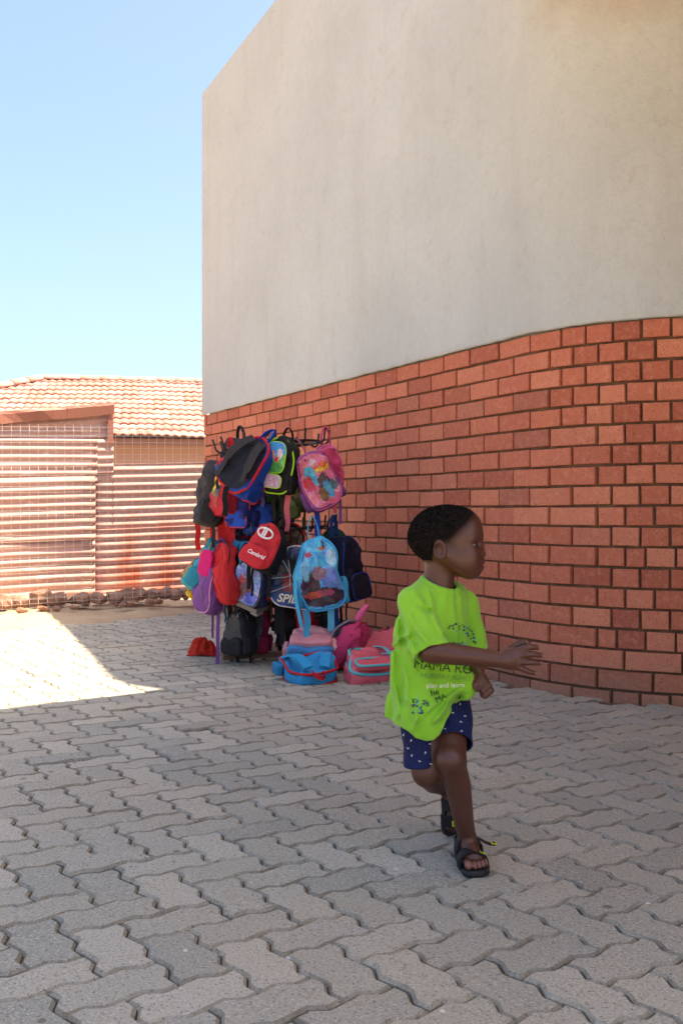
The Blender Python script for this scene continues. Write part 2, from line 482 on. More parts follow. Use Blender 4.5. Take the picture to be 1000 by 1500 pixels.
# bricks
BH = COURSE-.012
def brick_geo(L, variant):
    rng = random.Random(variant*13+int(L*1000)); D = .05; c = .0026
    j = lambda s=.0014: rng.uniform(-s, s)
    v = []
    for (ins, y) in ((0, D), (0, c*1.2), (c, 0)):
        for sx, sz in ((-1,-1),(1,-1),(1,1),(-1,1)):
            v.append((sx*(L/2-ins)+j(), y+(j(.0008) if y < D else 0), sz*(BH/2-ins)+j(.001)))
    f = []
    for a in (0, 1):
        for k in range(4):
            f.append((a*4+k, (a+1)*4+k, (a+1)*4+(k+1) % 4, a*4+(k+1) % 4))
    f.append((8, 11, 10, 9))
    f = [tuple(reversed(q)) for q in f]
    return v, f
LS = .25-.011; LH = .1275-.011
bgeo = {}; bmesh_ = {}
def brick_get(L, k):
    key = (round(L, 3), k)
    if key not in bgeo:
        bgeo[key] = brick_geo(L, k)
        me = bpy.data.meshes.new('brick'); me.from_pydata(bgeo[key][0], [], bgeo[key][1]); me.materials.append(M_BRICK); me.update(); bmesh_[key] = me
    return key
wt = w_of_px(776)
blist = []
rb = random.Random(11)
for r in range(NROW):
    z = TB-(r+.5)*COURSE
    odd = r % 2
    split = wt + odd*.125 + (.25 if r >= 5 else 0) + (.25 if r == 16 else 0)
    w = split
    while w > .004:
        L = min(.25, w)
        if L > .05: blist.append((w-L/2, z, L-.015))
        w -= .25
    w = split; first = True
    while w < WTOT-.3:
        L = .1275
        if first and not odd: L = .191
        first = False
        if rb.random() < .03: L = .09
        if r in (16, 17) and rb.random() < .6: L = .25
        blist.append((w+L/2, z, L-.013)); w += L
inst = []
for w, z, L in blist:
    p, t, nn = wall_at(w)
    px, py = proj((p.x, p.y, z))
    vis = p.y > 1 and -10 < px < 1010
    inst.append((not vis, -F/p.y*L, w, z, L, p, t, nn))
inst.sort(key=lambda q: (q[0], q[1]))
restb = MB()
for q, (_, _, w, z, L, p, t, nn) in enumerate(inst):
    key = brick_get(L, rb.randrange(5))
    R = Matrix((t, -nn, Vector((0,0,1)))).transposed().to_4x4()       # local x along wall, local y into the wall
    pos = p + nn*rb.gauss(0, .0016) + Vector((0, 0, z+rb.gauss(0, .0012))) - W0
    M_ = Matrix.Translation(pos) @ R @ Euler((rb.gauss(0, .008), rb.gauss(0, .006), rb.gauss(0, .008))).to_matrix().to_4x4()
    if q < 300:
        o = obj_of('brick', bmesh_[key], wall_core); o.matrix_local = M_
    else:
        restb.add([M_ @ Vector(x) for x in bgeo[key][0]], bgeo[key][1])
tag(restb.build('brick_courses', M_BRICK, wall_core), kind='stuff', label='smaller red bricks of the far and turned-away wall')
# plaster storey, its lower edge uneven
def ztop(w):
    if w < 1.64: return 4.57+.067*w
    return 4.68+.37*min(w-1.64, 3.2)
def plaster():
    v = []; f = []
    n1 = 150
    W = [WTOT*k/n1 for k in range(n1+1)]
    zz = [0, .006, .02, .06, .5, 1]
    m = 0
    for w in W:
        p, t, nn = wall_at(w)
        jz = .0015*math.sin(w*13)+random.uniform(-.0025, .0025)
        offs = [(.0, TB+jz+.004), (.010, TB+jz), (.017, TB+jz+.005), (.02, TB+jz+.03), (.02, TB+.9), (.02, ztop(w)-.01), (.012, ztop(w)), (-.3, ztop(w))]
        m = len(offs)
        for o_, z in offs:
            q = p+nn*o_; v.append((q.x, q.y, z))
    for i in range(n1):
        for k in range(m-1):
            f.append((i*m+k, (i+1)*m+k, (i+1)*m+k+1, i*m+k+1))
    return v, f
v, f = plaster()
link_mesh('plaster_wall', bmove(v), f, M_PLASTER, bld, smooth=False)
# solid mass behind the face: end wall, back and roof
body = []
for w in ws:
    p, t, nn = wall_at(w); body.append(p-nn*.05)
inw = -WN
b1 = body[-1]; bk = [Vector((6.0, 9.0, 0)), W0+inw*6.5+WD*.02, W0+inw*.05]
poly = body+bk
m = len(poly)
vz = [(p.x, p.y, -.2) for p in poly] + [(p.x, p.y, min(ztop(max(0, (p-W0).dot(WD))), 4.9)-.06) for p in poly]
ff = [(k, (k+1) % m, m+(k+1) % m, m+k) for k in range(m)]
link_mesh('rear_wall', bmove(vz), ff+[tuple(range(m, 2*m))], M_PLASTER, bld)
# canopy roof over the yard in front (its shade falls on the paving)
hcn = 3.72
offc = -SUN_L*(hcn/math.tan(math.radians(SUN_EL)))
cB = G(219, 1014)+offc; cC = G(0, 1041)+offc
dcn = (cC-cB).normalized()
cl = cB+dcn*1.0
cp = [cB-dcn*1.3, cl, Vector((cl.x, .5, 0)), Vector((3.6, .5, 0)), Vector((3.6, 5.0, 0))]
vz = [(p.x, p.y, hcn) for p in cp]+[(p.x, p.y, hcn+.12) for p in cp]; m = len(cp)
cf = [(k, (k+1) % m, m+(k+1) % m, m+k) for k in range(m)]+[tuple(range(m-1, -1, -1)), tuple(range(m, 2*m))]
link_mesh('canopy_roof', bmove(vz), cf, plain(srgb(214,200,180), .8), bld)

# unseen wall added on the right to keep light out from that side
wg = [Vector((2.75, 4.9, 0)), Vector((2.75, 1.0, 0)), Vector((3.0, 1.0, 0)), Vector((3.0, 4.9, 0))]
vz = [(p.x, p.y, -.2) for p in wg]+[(p.x, p.y, hcn-.004) for p in wg]
link_mesh('light_block_wall', bmove(vz), [(0,1,5,4),(1,2,6,5),(2,3,7,6),(3,0,4,7),(4,5,6,7)], plain(srgb(120,84,66), .9), bld)

# ------------------------------------------------------------------ wire fence
fence = empty('wire_fence', (FE0.x, FE0.y, 0))
tag(fence, 'galvanised welded wire mesh fence with pressed folds before corrugated iron', 'fence')
M_WIRE = plain((.62,.6,.56), .45, .3, 'galvanised_wire')
FL = (FE1-FE0).length
def fbase(u): return -.02+.09*u/FL
FH = 1.55
folds = [.06, .40, .78, 1.16, 1.49]
def fold(z):
    return sum(.024*max(0, 1-abs(z-q)/.034) for q in folds)
wm_ = []
nvw = int(FL/.0715)
for k in range(nvw+1):
    u = k*.0715
    zs = sorted(set([0, FH]+[round(q+d, 4) for q in folds for d in (-.034, 0, .034)]))
    zs = [z for z in zs if 0 <= z <= FH]
    pts = [FED*u+FEN*fold(z)+Vector((0, 0, fbase(u)+z)) for z in zs]
    wm_.append(('v', pts))
zh = []
z = .0
while z < FH+.001:
    zh.append(round(z, 3)); z += .0517
zh = sorted(set([q for q in zh if all(abs(q-p) > .03 for p in folds)]+[round(p+d, 3) for p in folds for d in (-.034, 0.0, .034)]))
for z in zh:
    if 0 <= z <= FH+.01:
        pts = [FED*u+FEN*(fold(z)+.004)+Vector((0, 0, fbase(u)+z+.004*math.sin(u*2.3+z*5))) for u in np.linspace(0, FL, 12)]
        wm_.append(('h', pts))
for kind, pts in wm_:
    MB().tube(pts, .0014 if kind == 'v' else .0016, 4).build('wire', M_WIRE, fence)
for u in (.0, FL-.02):
    MB().tube([FED*u-FEN*.03+Vector((0,0,-.1)), FED*u-FEN*.03+Vector((0,0,FH+.15))], .024, 10).build('post', M_WIRE, fence)

# ------------------------------------------------------------------ corrugated iron
def iron_material(rust):
    m, nt, b = new_mat('painted_iron'); n = N(nt)
    g = n.node('ShaderNodeNewGeometry').outputs['Position']
    c = n.ramp(n.noise(n.vscale(g, (.5, .5, 5)), 2.2, 5, .6), [(.3, srgb(170,130,120)), (.55, srgb(190,150,140)), (.75, srgb(204,168,158))])
    c = n.mix(n.ramp(n.noise(n.vscale(g, (1, 1, 3)), 5, 5, .7), [(.58, 0.0), (.7, .7)]), c, srgb(228,206,196))
    if rust:
        sp = n.node('ShaderNodeSeparateXYZ'); n.link(g, sp.inputs[0])
        band = None
        for x0, wd in ((-2.05, 7.0), (-1.72, 6.0)):
            dx = n.math('MULTIPLY', n.math('SUBTRACT', sp.outputs['X'], x0), wd)
            q = n.math('SUBTRACT', 1.0, n.math('ABSOLUTE', n.math('ADD', dx, n.math('MULTIPLY', n.math('SUBTRACT', n.noise(g, 6, 4), .5), 1.2))), True)
            band = q if band is None else n.math('MAXIMUM', band, q)
        low = n.math('SUBTRACT', 1.05, n.math('MULTIPLY', sp.outputs['Z'], 1.05), True)
        k = n.math('MULTIPLY', n.math('ADD', n.math('MULTIPLY', band, .9), n.math('MULTIPLY', low, .35)), n.math('MULTIPLY', low, 1.3), True)
        k = n.math('MULTIPLY', k, n.ramp(n.noise(n.vscale(g, (2, 2, 1)), 4, 5), [(.3, .35), (.6, 1.0)]))
        c = n.mix(k, c, srgb(188,78,34))
    n.link(c, b.inputs['Base Color']); b.inputs['Roughness'].default_value = .62
    n.bump(n.noise(g, 20, 4), .3, .004, b)
    return m
M_IRON = iron_material(False); M_RUST = iron_material(True)
S0 = Vector((-3.14, 9.17, 0)); S1 = Vector((-1.43, 9.92, 0)); SDv = (S1-S0).normalized(); SNv = Vector((SDv.y, -SDv.x, 0))
def su(px):
    """distance along the iron line seen at pixel column px"""
    k = (px-500)/F; # X = k*Y
    t = (k*S0.y-S0.x)/(SDv.x-k*SDv.y); return t
def sheet(name, u0, u1, z0, z1, off, mat, parent, slope=.03, amp=.0068, seed=0):
    rng = random.Random(seed); nz = int((z1-z0)/.0095)+1; nxx = 14
    v = []; f = []; ph = rng.uniform(0, 6)
    for i in range(nxx):
        u = u0+(u1-u0)*i/(nxx-1)
        for j in range(nz):
            z = z0+(z1-z0)*j/(nz-1)
            o_ = amp*math.sin(2*PI*(z-z0)/.076+ph)+.006*math.sin(u*2.1+z*1.7+ph)+.004*math.sin(u*5+ph*2)+off
            p = S0+SDv*u+SNv*o_
            v.append((p.x, p.y, z+slope*u+.004*math.sin(u*3+ph)))
    for i in range(nxx-1):
        for j in range(nz-1):
            f.append((i*nz+j, (i+1)*nz+j, (i+1)*nz+j+1, i*nz+j+1))
    o = link_mesh(name, [Vector(q)-parent.location for q in v], f, mat, parent, smooth=True)
    md = o.modifiers.new('thickness', 'SOLIDIFY'); md.thickness = .0015
    return o
shed = empty('iron_shed', (S0.x, S0.y, 0))
tag(shed, 'low shed clad in pinkish corrugated iron with bent metal edge strip', 'shed')
uL = su(-160); uJ = su(139); uE = su(166)
sheet('metal_sheet', uL, uJ, -.02, .62, .03, M_IRON, shed, seed=1)
sheet('metal_sheet', uL, uJ, .56, 1.16, .042, M_IRON, shed, seed=2)
sheet('metal_sheet', uL, uJ+.02, 1.12, 1.52, .03, M_IRON, shed, seed=3)
sheet('metal_sheet', uL, uE-.01, 1.40, 1.76, .0, M_IRON, shed, slope=.11, seed=4)
rngs = random.Random(5)
for (ua, ub) in ((uL, su(97)), (su(97)+.004, uE)):
    pts = []
    for k in range(14):
        u = ua+(ub-ua)*k/13; pts.append(u)
    v = []; f = []
    for u in pts:
        for (o_, z) in ((-.4, .03), (.05, .025), (.058, .0), (.05, -.088)):
            p = S0+SDv*u+SNv*(o_+(rngs.uniform(-.008, .008) if o_ > 0 and u < su(97) else 0)); v.append((p.x-S0.x, p.y-S0.y, 1.745+.125*u+z+rngs.uniform(-.004, .004)))
    for i in range(13):
        for k in range(3): f.append((i*4+k, (i+1)*4+k, (i+1)*4+k+1, i*4+k+1))
    o = link_mesh('edge_strip', v, f, plain(srgb(150,96,80), .6), shed)
# side cladding of the shed, roof
rv = []
for u, o_ in ((uL, -.0), (uE, -.0), (uE, -1.6), (uL, -1.6)):
    p = S0+SDv*u+SNv*o_; rv.append((p.x-S0.x, p.y-S0.y, 1.735+.125*u-.01*abs(o_)))
link_mesh('roof_sheet', rv, [(0,1,2,3)], M_IRON, shed)
sv = []
for o_ in (0.01, -1.6):
    for z in (0, 1.72+.125*uE):
        p = S0+SDv*uE+SNv*o_; sv.append((p.x-S0.x, p.y-S0.y, z))
link_mesh('side_sheet', sv, [(0,1,3,2)], M_IRON, shed)
MB().box(SDv*(uE-.03)+SNv*.03+Vector((0,0,1.66)), (.05,.02,.30), Matrix.Rotation(math.atan2(SDv.y, SDv.x), 3, 'Z')).build('corner_post', plain(srgb(150,96,80), .7), shed)
ifen = empty('iron_fence', (S0.x+SDv.x*uJ, S0.y+SDv.y*uJ, 0))
tag(ifen, 'corrugated iron fence with orange rust stains near the rack of bags', 'fence')
uR = su(330)
sheet('metal_sheet', uJ+.004, uR, -.02, .66, .016, M_RUST, ifen, seed=7)
sheet('metal_sheet', uJ+.004, uR, .62, 1.285, .004, M_RUST, ifen, seed=8)
sheet('metal_sheet', uJ-.02, uE+.0, 1.20, 1.52, .018, M_IRON, ifen, seed=9)
MB().box(SDv*(uR-uJ-.3)-SNv*.06+Vector((0,0,.6)), (.06,.06,1.3)).build('post', plain(srgb(120,84,62), .9), ifen)

# ------------------------------------------------------------------ tiled house behind
HY = 18.4
house = empty('tiled_house', (0, HY+2, 0))
tag(house, 'low house with hipped roof of pinkish wavy concrete tiles behind iron fence', 'house')
hz = math.radians(11)
HU = Vector((math.cos(hz), math.sin(hz), 0)); HV = Vector((-HU.y, HU.x, 0))
E0 = P(-10, 637, HY-1.2*0); E0.z = 2.36                      # eave line origin at the left
E0 = Vector(((-10-500)*17.6/F, 17.6, .85+(750-637)*17.6/F))
RP = math.radians(22); RUN = 3.65
UPV = HV*math.cos(RP)+Vector((0,0,1))*math.sin(RP); NRM = -HV*math.sin(RP)+Vector((0,0,1))*math.cos(RP)
def tile_material():
    m, nt, b = new_mat('roof_tile'); n = N(nt)
    g = n.node('ShaderNodeNewGeometry').outputs['Position']
    c = n.ramp(piece_random(n), [(0, srgb(162,112,98)), (.5, srgb(178,128,114)), (1, srgb(192,144,130))])
    c = n.mix(n.ramp(n.noise(g, 9, 5, .7), [(.5, 0.0), (.8, .5)]), c, srgb(146,96,78))
    n.link(c, b.inputs['Base Color']); b.inputs['Roughness'].default_value = .85
    n.bump(n.noise(g, 60, 4), .3, .006, b)
    return m
M_TILE = tile_material()
TW, TL = .31, .335
tv = []; tf = []; nn_ = 17
for r_, (a, lift) in enumerate(((0, .045), (0.0, .018), (TL+.05, .0))):
    for k in range(nn_):
        x = TW*k/(nn_-1); h = .026*(.5-.5*math.cos(2*PI*2*k/(nn_-1)))**.8
        zz_ = h+.02+(.0 if r_ == 2 else .028)
        if r_ == 0: zz_ -= .022
        tv.append((x, a, zz_-.02))
for r_ in range(2):
    for k in range(nn_-1):
        tf.append((r_*nn_+k, r_*nn_+k+1, (r_+1)*nn_+k+1, (r_+1)*nn_+k))
tme = bpy.data.meshes.new('roof_tile'); tme.from_pydata(tv, [], tf); tme.materials.append(M_TILE); tme.update()
tme.polygons.foreach_set('use_smooth', [False]*(nn_-1)+[True]*(nn_-1))
RL = RUN/math.cos(RP)
roof_w = 13.0
hip_px = 60
rp = [E0-HU*8, E0+HU*roof_w, E0+HU*roof_w+UPV*RL, E0-HU*8+UPV*RL]
# apex of hip
def on_roof(px, v):
    base = E0+UPV*v; k = (px-500)/F
    return (k*base.y-base.x)/(HU.x-k*HU.y)
uA = on_roof(62, RL)
hip0 = Vector((uA, RL, 0)); hip1 = Vector((uA-RL*1.02, 0, 0))
roofv = [E0+HU*hip1.x, E0+HU*roof_w, E0+HU*roof_w+UPV*RL, E0+HU*uA+UPV*RL]
backv = [E0+HU*roof_w+HV*RUN*2, E0+HU*hip1.x+HV*RUN*2]
hl = house.location
rvv = [p-hl-NRM*.03 for p in roofv]+[p-hl for p in backv]
roof = link_mesh('roof', rvv, [(0,1,2,3),(3,2,4,5),(0,3,5)], plain(srgb(120,84,68), .9), house)
Rt = Matrix((HU, UPV, NRM)).transposed().to_4x4()
rows = int(RL/TL)
cand = []
for r_ in range(rows+1):
    for c_ in range(-14, 42):
        u = c_*TW; v_ = r_*TL
        if v_ > RL-.12: continue
        ul = hip1.x+(hip0.x-hip1.x)*(v_/RL)
        if u < ul-.05 or u > roof_w: continue
        p = E0+HU*u+UPV*v_; px, py = proj(p)
        vis = -30 < px < 305 and py < 640
        cand.append((not vis, p))
cand.sort(key=lambda q: q[0])
restt = MB(); rt = random.Random(2)
for q, (nv, p) in enumerate(cand):
    sag = Vector((0, 0, .02*math.sin(p.x*1.1)))
    M_ = Matrix.Translation(p-hl+sag+NRM*rt.gauss(0, .003)) @ Rt @ Matrix.Rotation(rt.gauss(0, .008), 4, 'Z')
    if q < 300 and not nv:
        o = obj_of('roof_tile', tme, roof); o.matrix_local = M_
    else:
        restt.add([M_ @ Vector(x) for x in tv], tf)
tag(restt.build('roof_tile_field', M_TILE, roof), kind='stuff', label='roof tiles out past the wall')
# ridge and hip caps
def cap(a, b, parent):
    d = (b-a); L = d.length; d.normalize(); sd_ = d.cross(Vector((0,0,1))).normalized(); up = sd_.cross(d)
    nC = max(1, int(round(L/.40)))
    for k in range(nC):
        p0 = a+d*(L*k/nC); p1 = a+d*(L*(k+1)/nC+.05)
        v = []; f = []
        for q, (pp, rr_) in enumerate(((p0, .135), (p1, .118))):
            for t in range(9):
                an = PI*t/8; v.append(pp+sd_*math.cos(an)*rr_+up*(math.sin(an)*rr_*.8-.02))
        for t in range(8): f.append((t, t+1, 9+t+1, 9+t))
        o = link_mesh('ridge_tile', v, f, M_TILE, parent, smooth=True)
        md = o.modifiers.new('thickness', 'SOLIDIFY'); md.thickness = .014
aR = E0+HU*uA+UPV*RL-hl+NRM*.01
cap(aR+HU*7.2, aR, roof)
cap(E0+HU*hip1.x-hl+NRM*.01, aR, roof)
# walls and fascia below the eave
wb = [E0+HV*.45+HU*(hip1.x+.45), E0+HV*.45+HU*roof_w]
zt = E0.z-.06
v = [(wb[0].x-hl.x, wb[0].y-hl.y, -.05), (wb[1].x-hl.x, wb[1].y-hl.y, -.05), (wb[1].x-hl.x, wb[1].y-hl.y, zt+.2), (wb[0].x-hl.x, wb[0].y-hl.y, zt+.2)]
link_mesh('wall', v, [(0,1,2,3)], plain(srgb(158,128,120), .9), house)
fv = [E0+HU*hip1.x-hl+Vector((0,0,-.12))+HV*.05, E0+HU*roof_w-hl+Vector((0,0,-.12))+HV*.05]
mbf = MB(); d_ = fv[1]-fv[0]
mbf.box(fv[0]+d_*.5+Vector((0,0,.03)), (d_.length, .025, .13), Matrix.Rotation(hz, 3, 'Z')); mbf.build('fascia_board', plain(srgb(120,84,70), .8), house)

# ------------------------------------------------------------------ rocks along the fence
def rock_material():
    m, nt, b = new_mat('brown_rock'); n = N(nt)
    tc = n.node('ShaderNodeTexCoord'); v = tc.outputs['Object']
    c = n.ramp(n.noise(v, 9, 5, .6), [(.3, srgb(136,98,78)), (.55, srgb(176,130,104)), (.75, srgb(204,164,138))])
    oi = n.node('ShaderNodeObjectInfo')
    c = n.mix(n.math('MULTIPLY', oi.outputs['Random'], .4), c, srgb(126,88,72))
    n.link(c, b.inputs['Base Color']); b.inputs['Roughness'].default_value = .95
    n.bump(n.noise(v, 30, 5, .7), .8, .012, b)
    return m
M_ROCK = rock_material()
rr = random.Random(21)
def rock(pos, sz):
    bm = bmesh.new(); bmesh.ops.create_icosphere(bm, subdivisions=2, radius=1)
    ax = [Vector((rr.gauss(0,1), rr.gauss(0,1), rr.gauss(0,1))).normalized() for _ in range(14)]
    cut = [rr.uniform(.45, .85) for _ in ax]
    for v in bm.verts:
        p = v.co.copy()
        for a, c_ in zip(ax, cut):
            d = p.dot(a)
            if d > c_: p -= a*(d-c_)*.97
        v.co = p*(1+rr.uniform(-.04, .04))
    me = bpy.data.meshes.new('rock'); bm.to_mesh(me); bm.free(); me.materials.append(M_ROCK)
    o = obj_of('rock', me); o.location = pos; o.scale = sz
    o.rotation_euler = (rr.uniform(-.3,.3), rr.uniform(-.3,.3), rr.uniform(0, 6))
    tag(o, 'rough brown stone lying along the foot of the wire fence', 'rock', 'stones along the wire fence')
u = .9
while u < FL-.05:
    s_ = rr.uniform(.06, .13)
    back = rr.uniform(.10, .2)
    p = FE0+FED*u-FEN*back
    rock((p.x, p.y, fbase(u)+s_*.45+.01), (s_*rr.uniform(.9,1.35), s_*rr.uniform(.8,1.1), s_*rr.uniform(.6,.9)))
    if rr.random() < .5:
        q = FE0+FED*(u+rr.uniform(-.06,.06))-FEN*(back+rr.uniform(.12,.2)); s2 = s_*rr.uniform(.6,1.0)
        rock((q.x, q.y, fbase(u)+s2*.6), (s2*1.2, s2, s2*.8))
    if rr.random() < .4:
        q = FE0+FED*(u+rr.uniform(-.06,.06))+FEN*rr.uniform(.06,.1); s2 = s_*rr.uniform(.35,.5)
        rock((q.x, q.y, fbase(u)+s2*.3), (s2*1.3, s2, s2*.7))
    u += s_*rr.uniform(.8, 1.25)
# ------------------------------------------------------------------ rack
RB = Vector((-.2965, 5.765, 0))
rack = empty('bag_rack', RB)
tag(rack, 'leaning two-tier rack with black hook rings loaded with school bags', 'rack')
M_STEEL = plain(srgb(24,22,22), .45, .2, 'black_steel'); M_POST = plain(srgb(126,100,72), .5, .1, 'brown_steel'); M_WOOD = plain(srgb(120,88,66), .75, 0, 'worn_timber')
LEAN = Vector((-.083, 0, 1)).normalized()
MB().tube([Vector((0,0,.05)), LEAN*1.30], .021, 12).build('post', M_POST, rack, True)
MB().tube([LEAN*.05+Vector((-.055,-.01,0)), LEAN*1.28+Vector((-.03,0,0))], .013, 8).build('post', M_STEEL, rack, True)
for a in (20, 110, 200, 290):
    d = Vector((math.cos(math.radians(a)), math.sin(math.radians(a)), 0))
    MB().box(d*.21+Vector((0,0,.03)), (.38,.055,.03), Matrix.Rotation(math.radians(a), 3, 'Z') @ Matrix.Rotation(.0, 3, 'Y')).build('foot', M_WOOD, rack)
MB().tube([Vector((0,0,.0)), Vector((0,0,.16))], .034, 12).build('collar', M_STEEL, rack, True)
tilt = Matrix.Rotation(-.105, 3, 'Y')
tilt = Matrix.Rotation(-.09, 3, 'Y')
HOOKS = {}
for tier, zc in (('upper', 1.235), ('lower', .745)):
    cen = LEAN*(zc/LEAN.z)
    ring = [cen+tilt @ Vector((.27*math.cos(2*PI*k/36), .27*math.sin(2*PI*k/36), 0)) for k in range(36)]
    MB().tube(ring, .0075, 6, closed=True).build('ring', M_STEEL, rack, True)
    for k in range(4):
        a = PI/4+k*PI/2
        MB().tube([cen, cen+tilt @ Vector((.27*math.cos(a), .27*math.sin(a), 0))], .007, 6).build('arm', M_STEEL, rack, True)
    for k in range(12):
        a = 2*PI*k/12+.13
        d = Vector((math.cos(a), math.sin(a), 0))
        b = d*.27
        pts = curve_pts([b+Vector((0,0,.0)), b+d*.03+Vector((0,0,-.018)), b+d*.055+Vector((0,0,.0)), b+d*.062+Vector((0,0,.03)), b+d*.07+Vector((0,0,.062))], 4)
        pts = [cen+tilt @ p for p in pts]
        MB().tube(pts, .006, 6).build('hook', M_STEEL, rack, True)

# ------------------------------------------------------------------ bags
def text_mesh(body, size, shear=0.0, bold=0.0):
    cu = bpy.data.curves.new('text', 'FONT'); cu.body = body; cu.size = size; cu.align_x = 'CENTER'; cu.align_y = 'CENTER'; cu.shear = shear; cu.offset = bold
    cu.resolution_u = 3
    o = bpy.data.objects.new('text', cu); me = bpy.data.meshes.new_from_object(o)
    bpy.data.objects.remove(o); bpy.data.curves.remove(cu)
    return me
def outline(th, w, h, nt, nb, taper):
    """superellipse outline, rounder on top than at the bottom"""
    c, s = math.cos(th), math.sin(th)
    n_ = nt if s > 0 else nb
    x = (abs(c)**(2/n_))*(1 if c > 0 else -1)*w/2; z = (abs(s)**(2/n_))*(1 if s > 0 else -1)*h/2
    x *= 1-taper*(z/h+.5)
    return x, z
PROF = [(0,-1.03),(.3,-1.03),(.58,-1.02),(.78,-.98),(.9,-.9),(.96,-.78),(.99,-.6),(1.0,-.35),(1.0,0),(1.0,.35),(.99,.6),(.96,.78),(.9,.9),(.76,.96),(.5,.98),(0,.98)]
NT = 64
def warp(x, y, z, seed, w, h):
    """slack cloth: the whole bag leans, twists and slumps a little"""
    r = random.Random(seed*3+1); p = [r.uniform(0, 6) for _ in range(4)]
    k = min(w, .3)/.25
    return (x+k*(.015*math.sin(z*13+p[0])+.008*math.sin(z*29+p[1])), y+k*(.014*math.sin(z*15+p[2])+.012*math.sin(x*14+p[3])), z+k*.010*math.sin(x*17+p[1])*(1 if z > -h*.3 else .6))
def puff(w, h, d, nt=2.6, nb=5, taper=.16, seed=0, amp=.006, prof=PROF, rmax=2, side=0, lift=0.0, wseed=None):
    rng = random.Random(seed); ph = [rng.uniform(0, 6) for _ in range(8)]
    sel = [(r, y) for r, y in prof if r <= rmax and (side == 0 or (y < 0) == (side < 0))]
    if side > 0: sel = sel[::-1]
    v = []; f = []
    for r, y in sel:
        cnt = 1 if r == 0 else NT
        for k in range(cnt):
            th = 2*PI*k/NT
            x, z = outline(th, w, h, nt, nb, taper)
            x *= r; z *= r
            sag = 1+.28*(-z/h)
            yy = y*d/2*sag
            q = amp*(1.2*math.sin(x*25+ph[0])*math.sin(z*21+ph[1])+.7*math.sin(x*52+z*38+ph[2])+.55*math.sin(z*71-x*20+ph[3])+.4*math.sin(x*90+z*50+3*math.sin(z*30+ph[5])+ph[4]))
            dirn = (-1 if y < 0 else 1)
            edge = abs(y)
            pt = (x*(1+q*.66/w), yy+dirn*(q*edge+lift), z+q*.4)
            v.append(warp(*pt, wseed, w, h) if wseed is not None else pt)
    idx = []; o_ = 0
    for r, y in sel:
        idx.append((o_, 1 if r == 0 else NT)); o_ += 1 if r == 0 else NT
    for a in range(len(sel)-1):
        (s0, c0), (s1, c1) = idx[a], idx[a+1]
        for k in range(NT):
            k2 = (k+1) % NT
            if c0 == 1: f.append((s0, s1+k2, s1+k))
            elif c1 == 1: f.append((s0+k, s0+k2, s1))
            else: f.append((s0+k, s0+k2, s1+k2, s1+k))
    if side > 0: f = [tuple(reversed(q)) for q in f]
    return v, f
def rim(w, h, d, r, y, nt=2.6, nb=5, taper=.16, wseed=None):
    out = []
    for k in range(56):
        x, z = outline(2*PI*k/56, w, h, nt, nb, taper); x *= r; z *= r
        pt = (x, y*d/2*(1+.28*(-z/h)), z)
        out.append(warp(*pt, wseed, w, h) if wseed is not None else pt)
    return out
BLACK = srgb(30,29,31); CHAR = srgb(52,50,52); NAVY = srgb(26,32,66); RED = srgb(190,28,36); BLUE = srgb(20,70,170); SKYB = srgb(52,160,214); TEAL = srgb(48,160,180)
PINK = srgb(214,84,124); HOT = srgb(206,54,104); CORAL = srgb(224,104,116); LPINK = srgb(228,158,160); PURP = srgb(126,74,136); PERI = srgb(104,100,176); LIME = srgb(160,220,40); MAG = srgb(200,20,100); YEL = srgb(226,180,20)
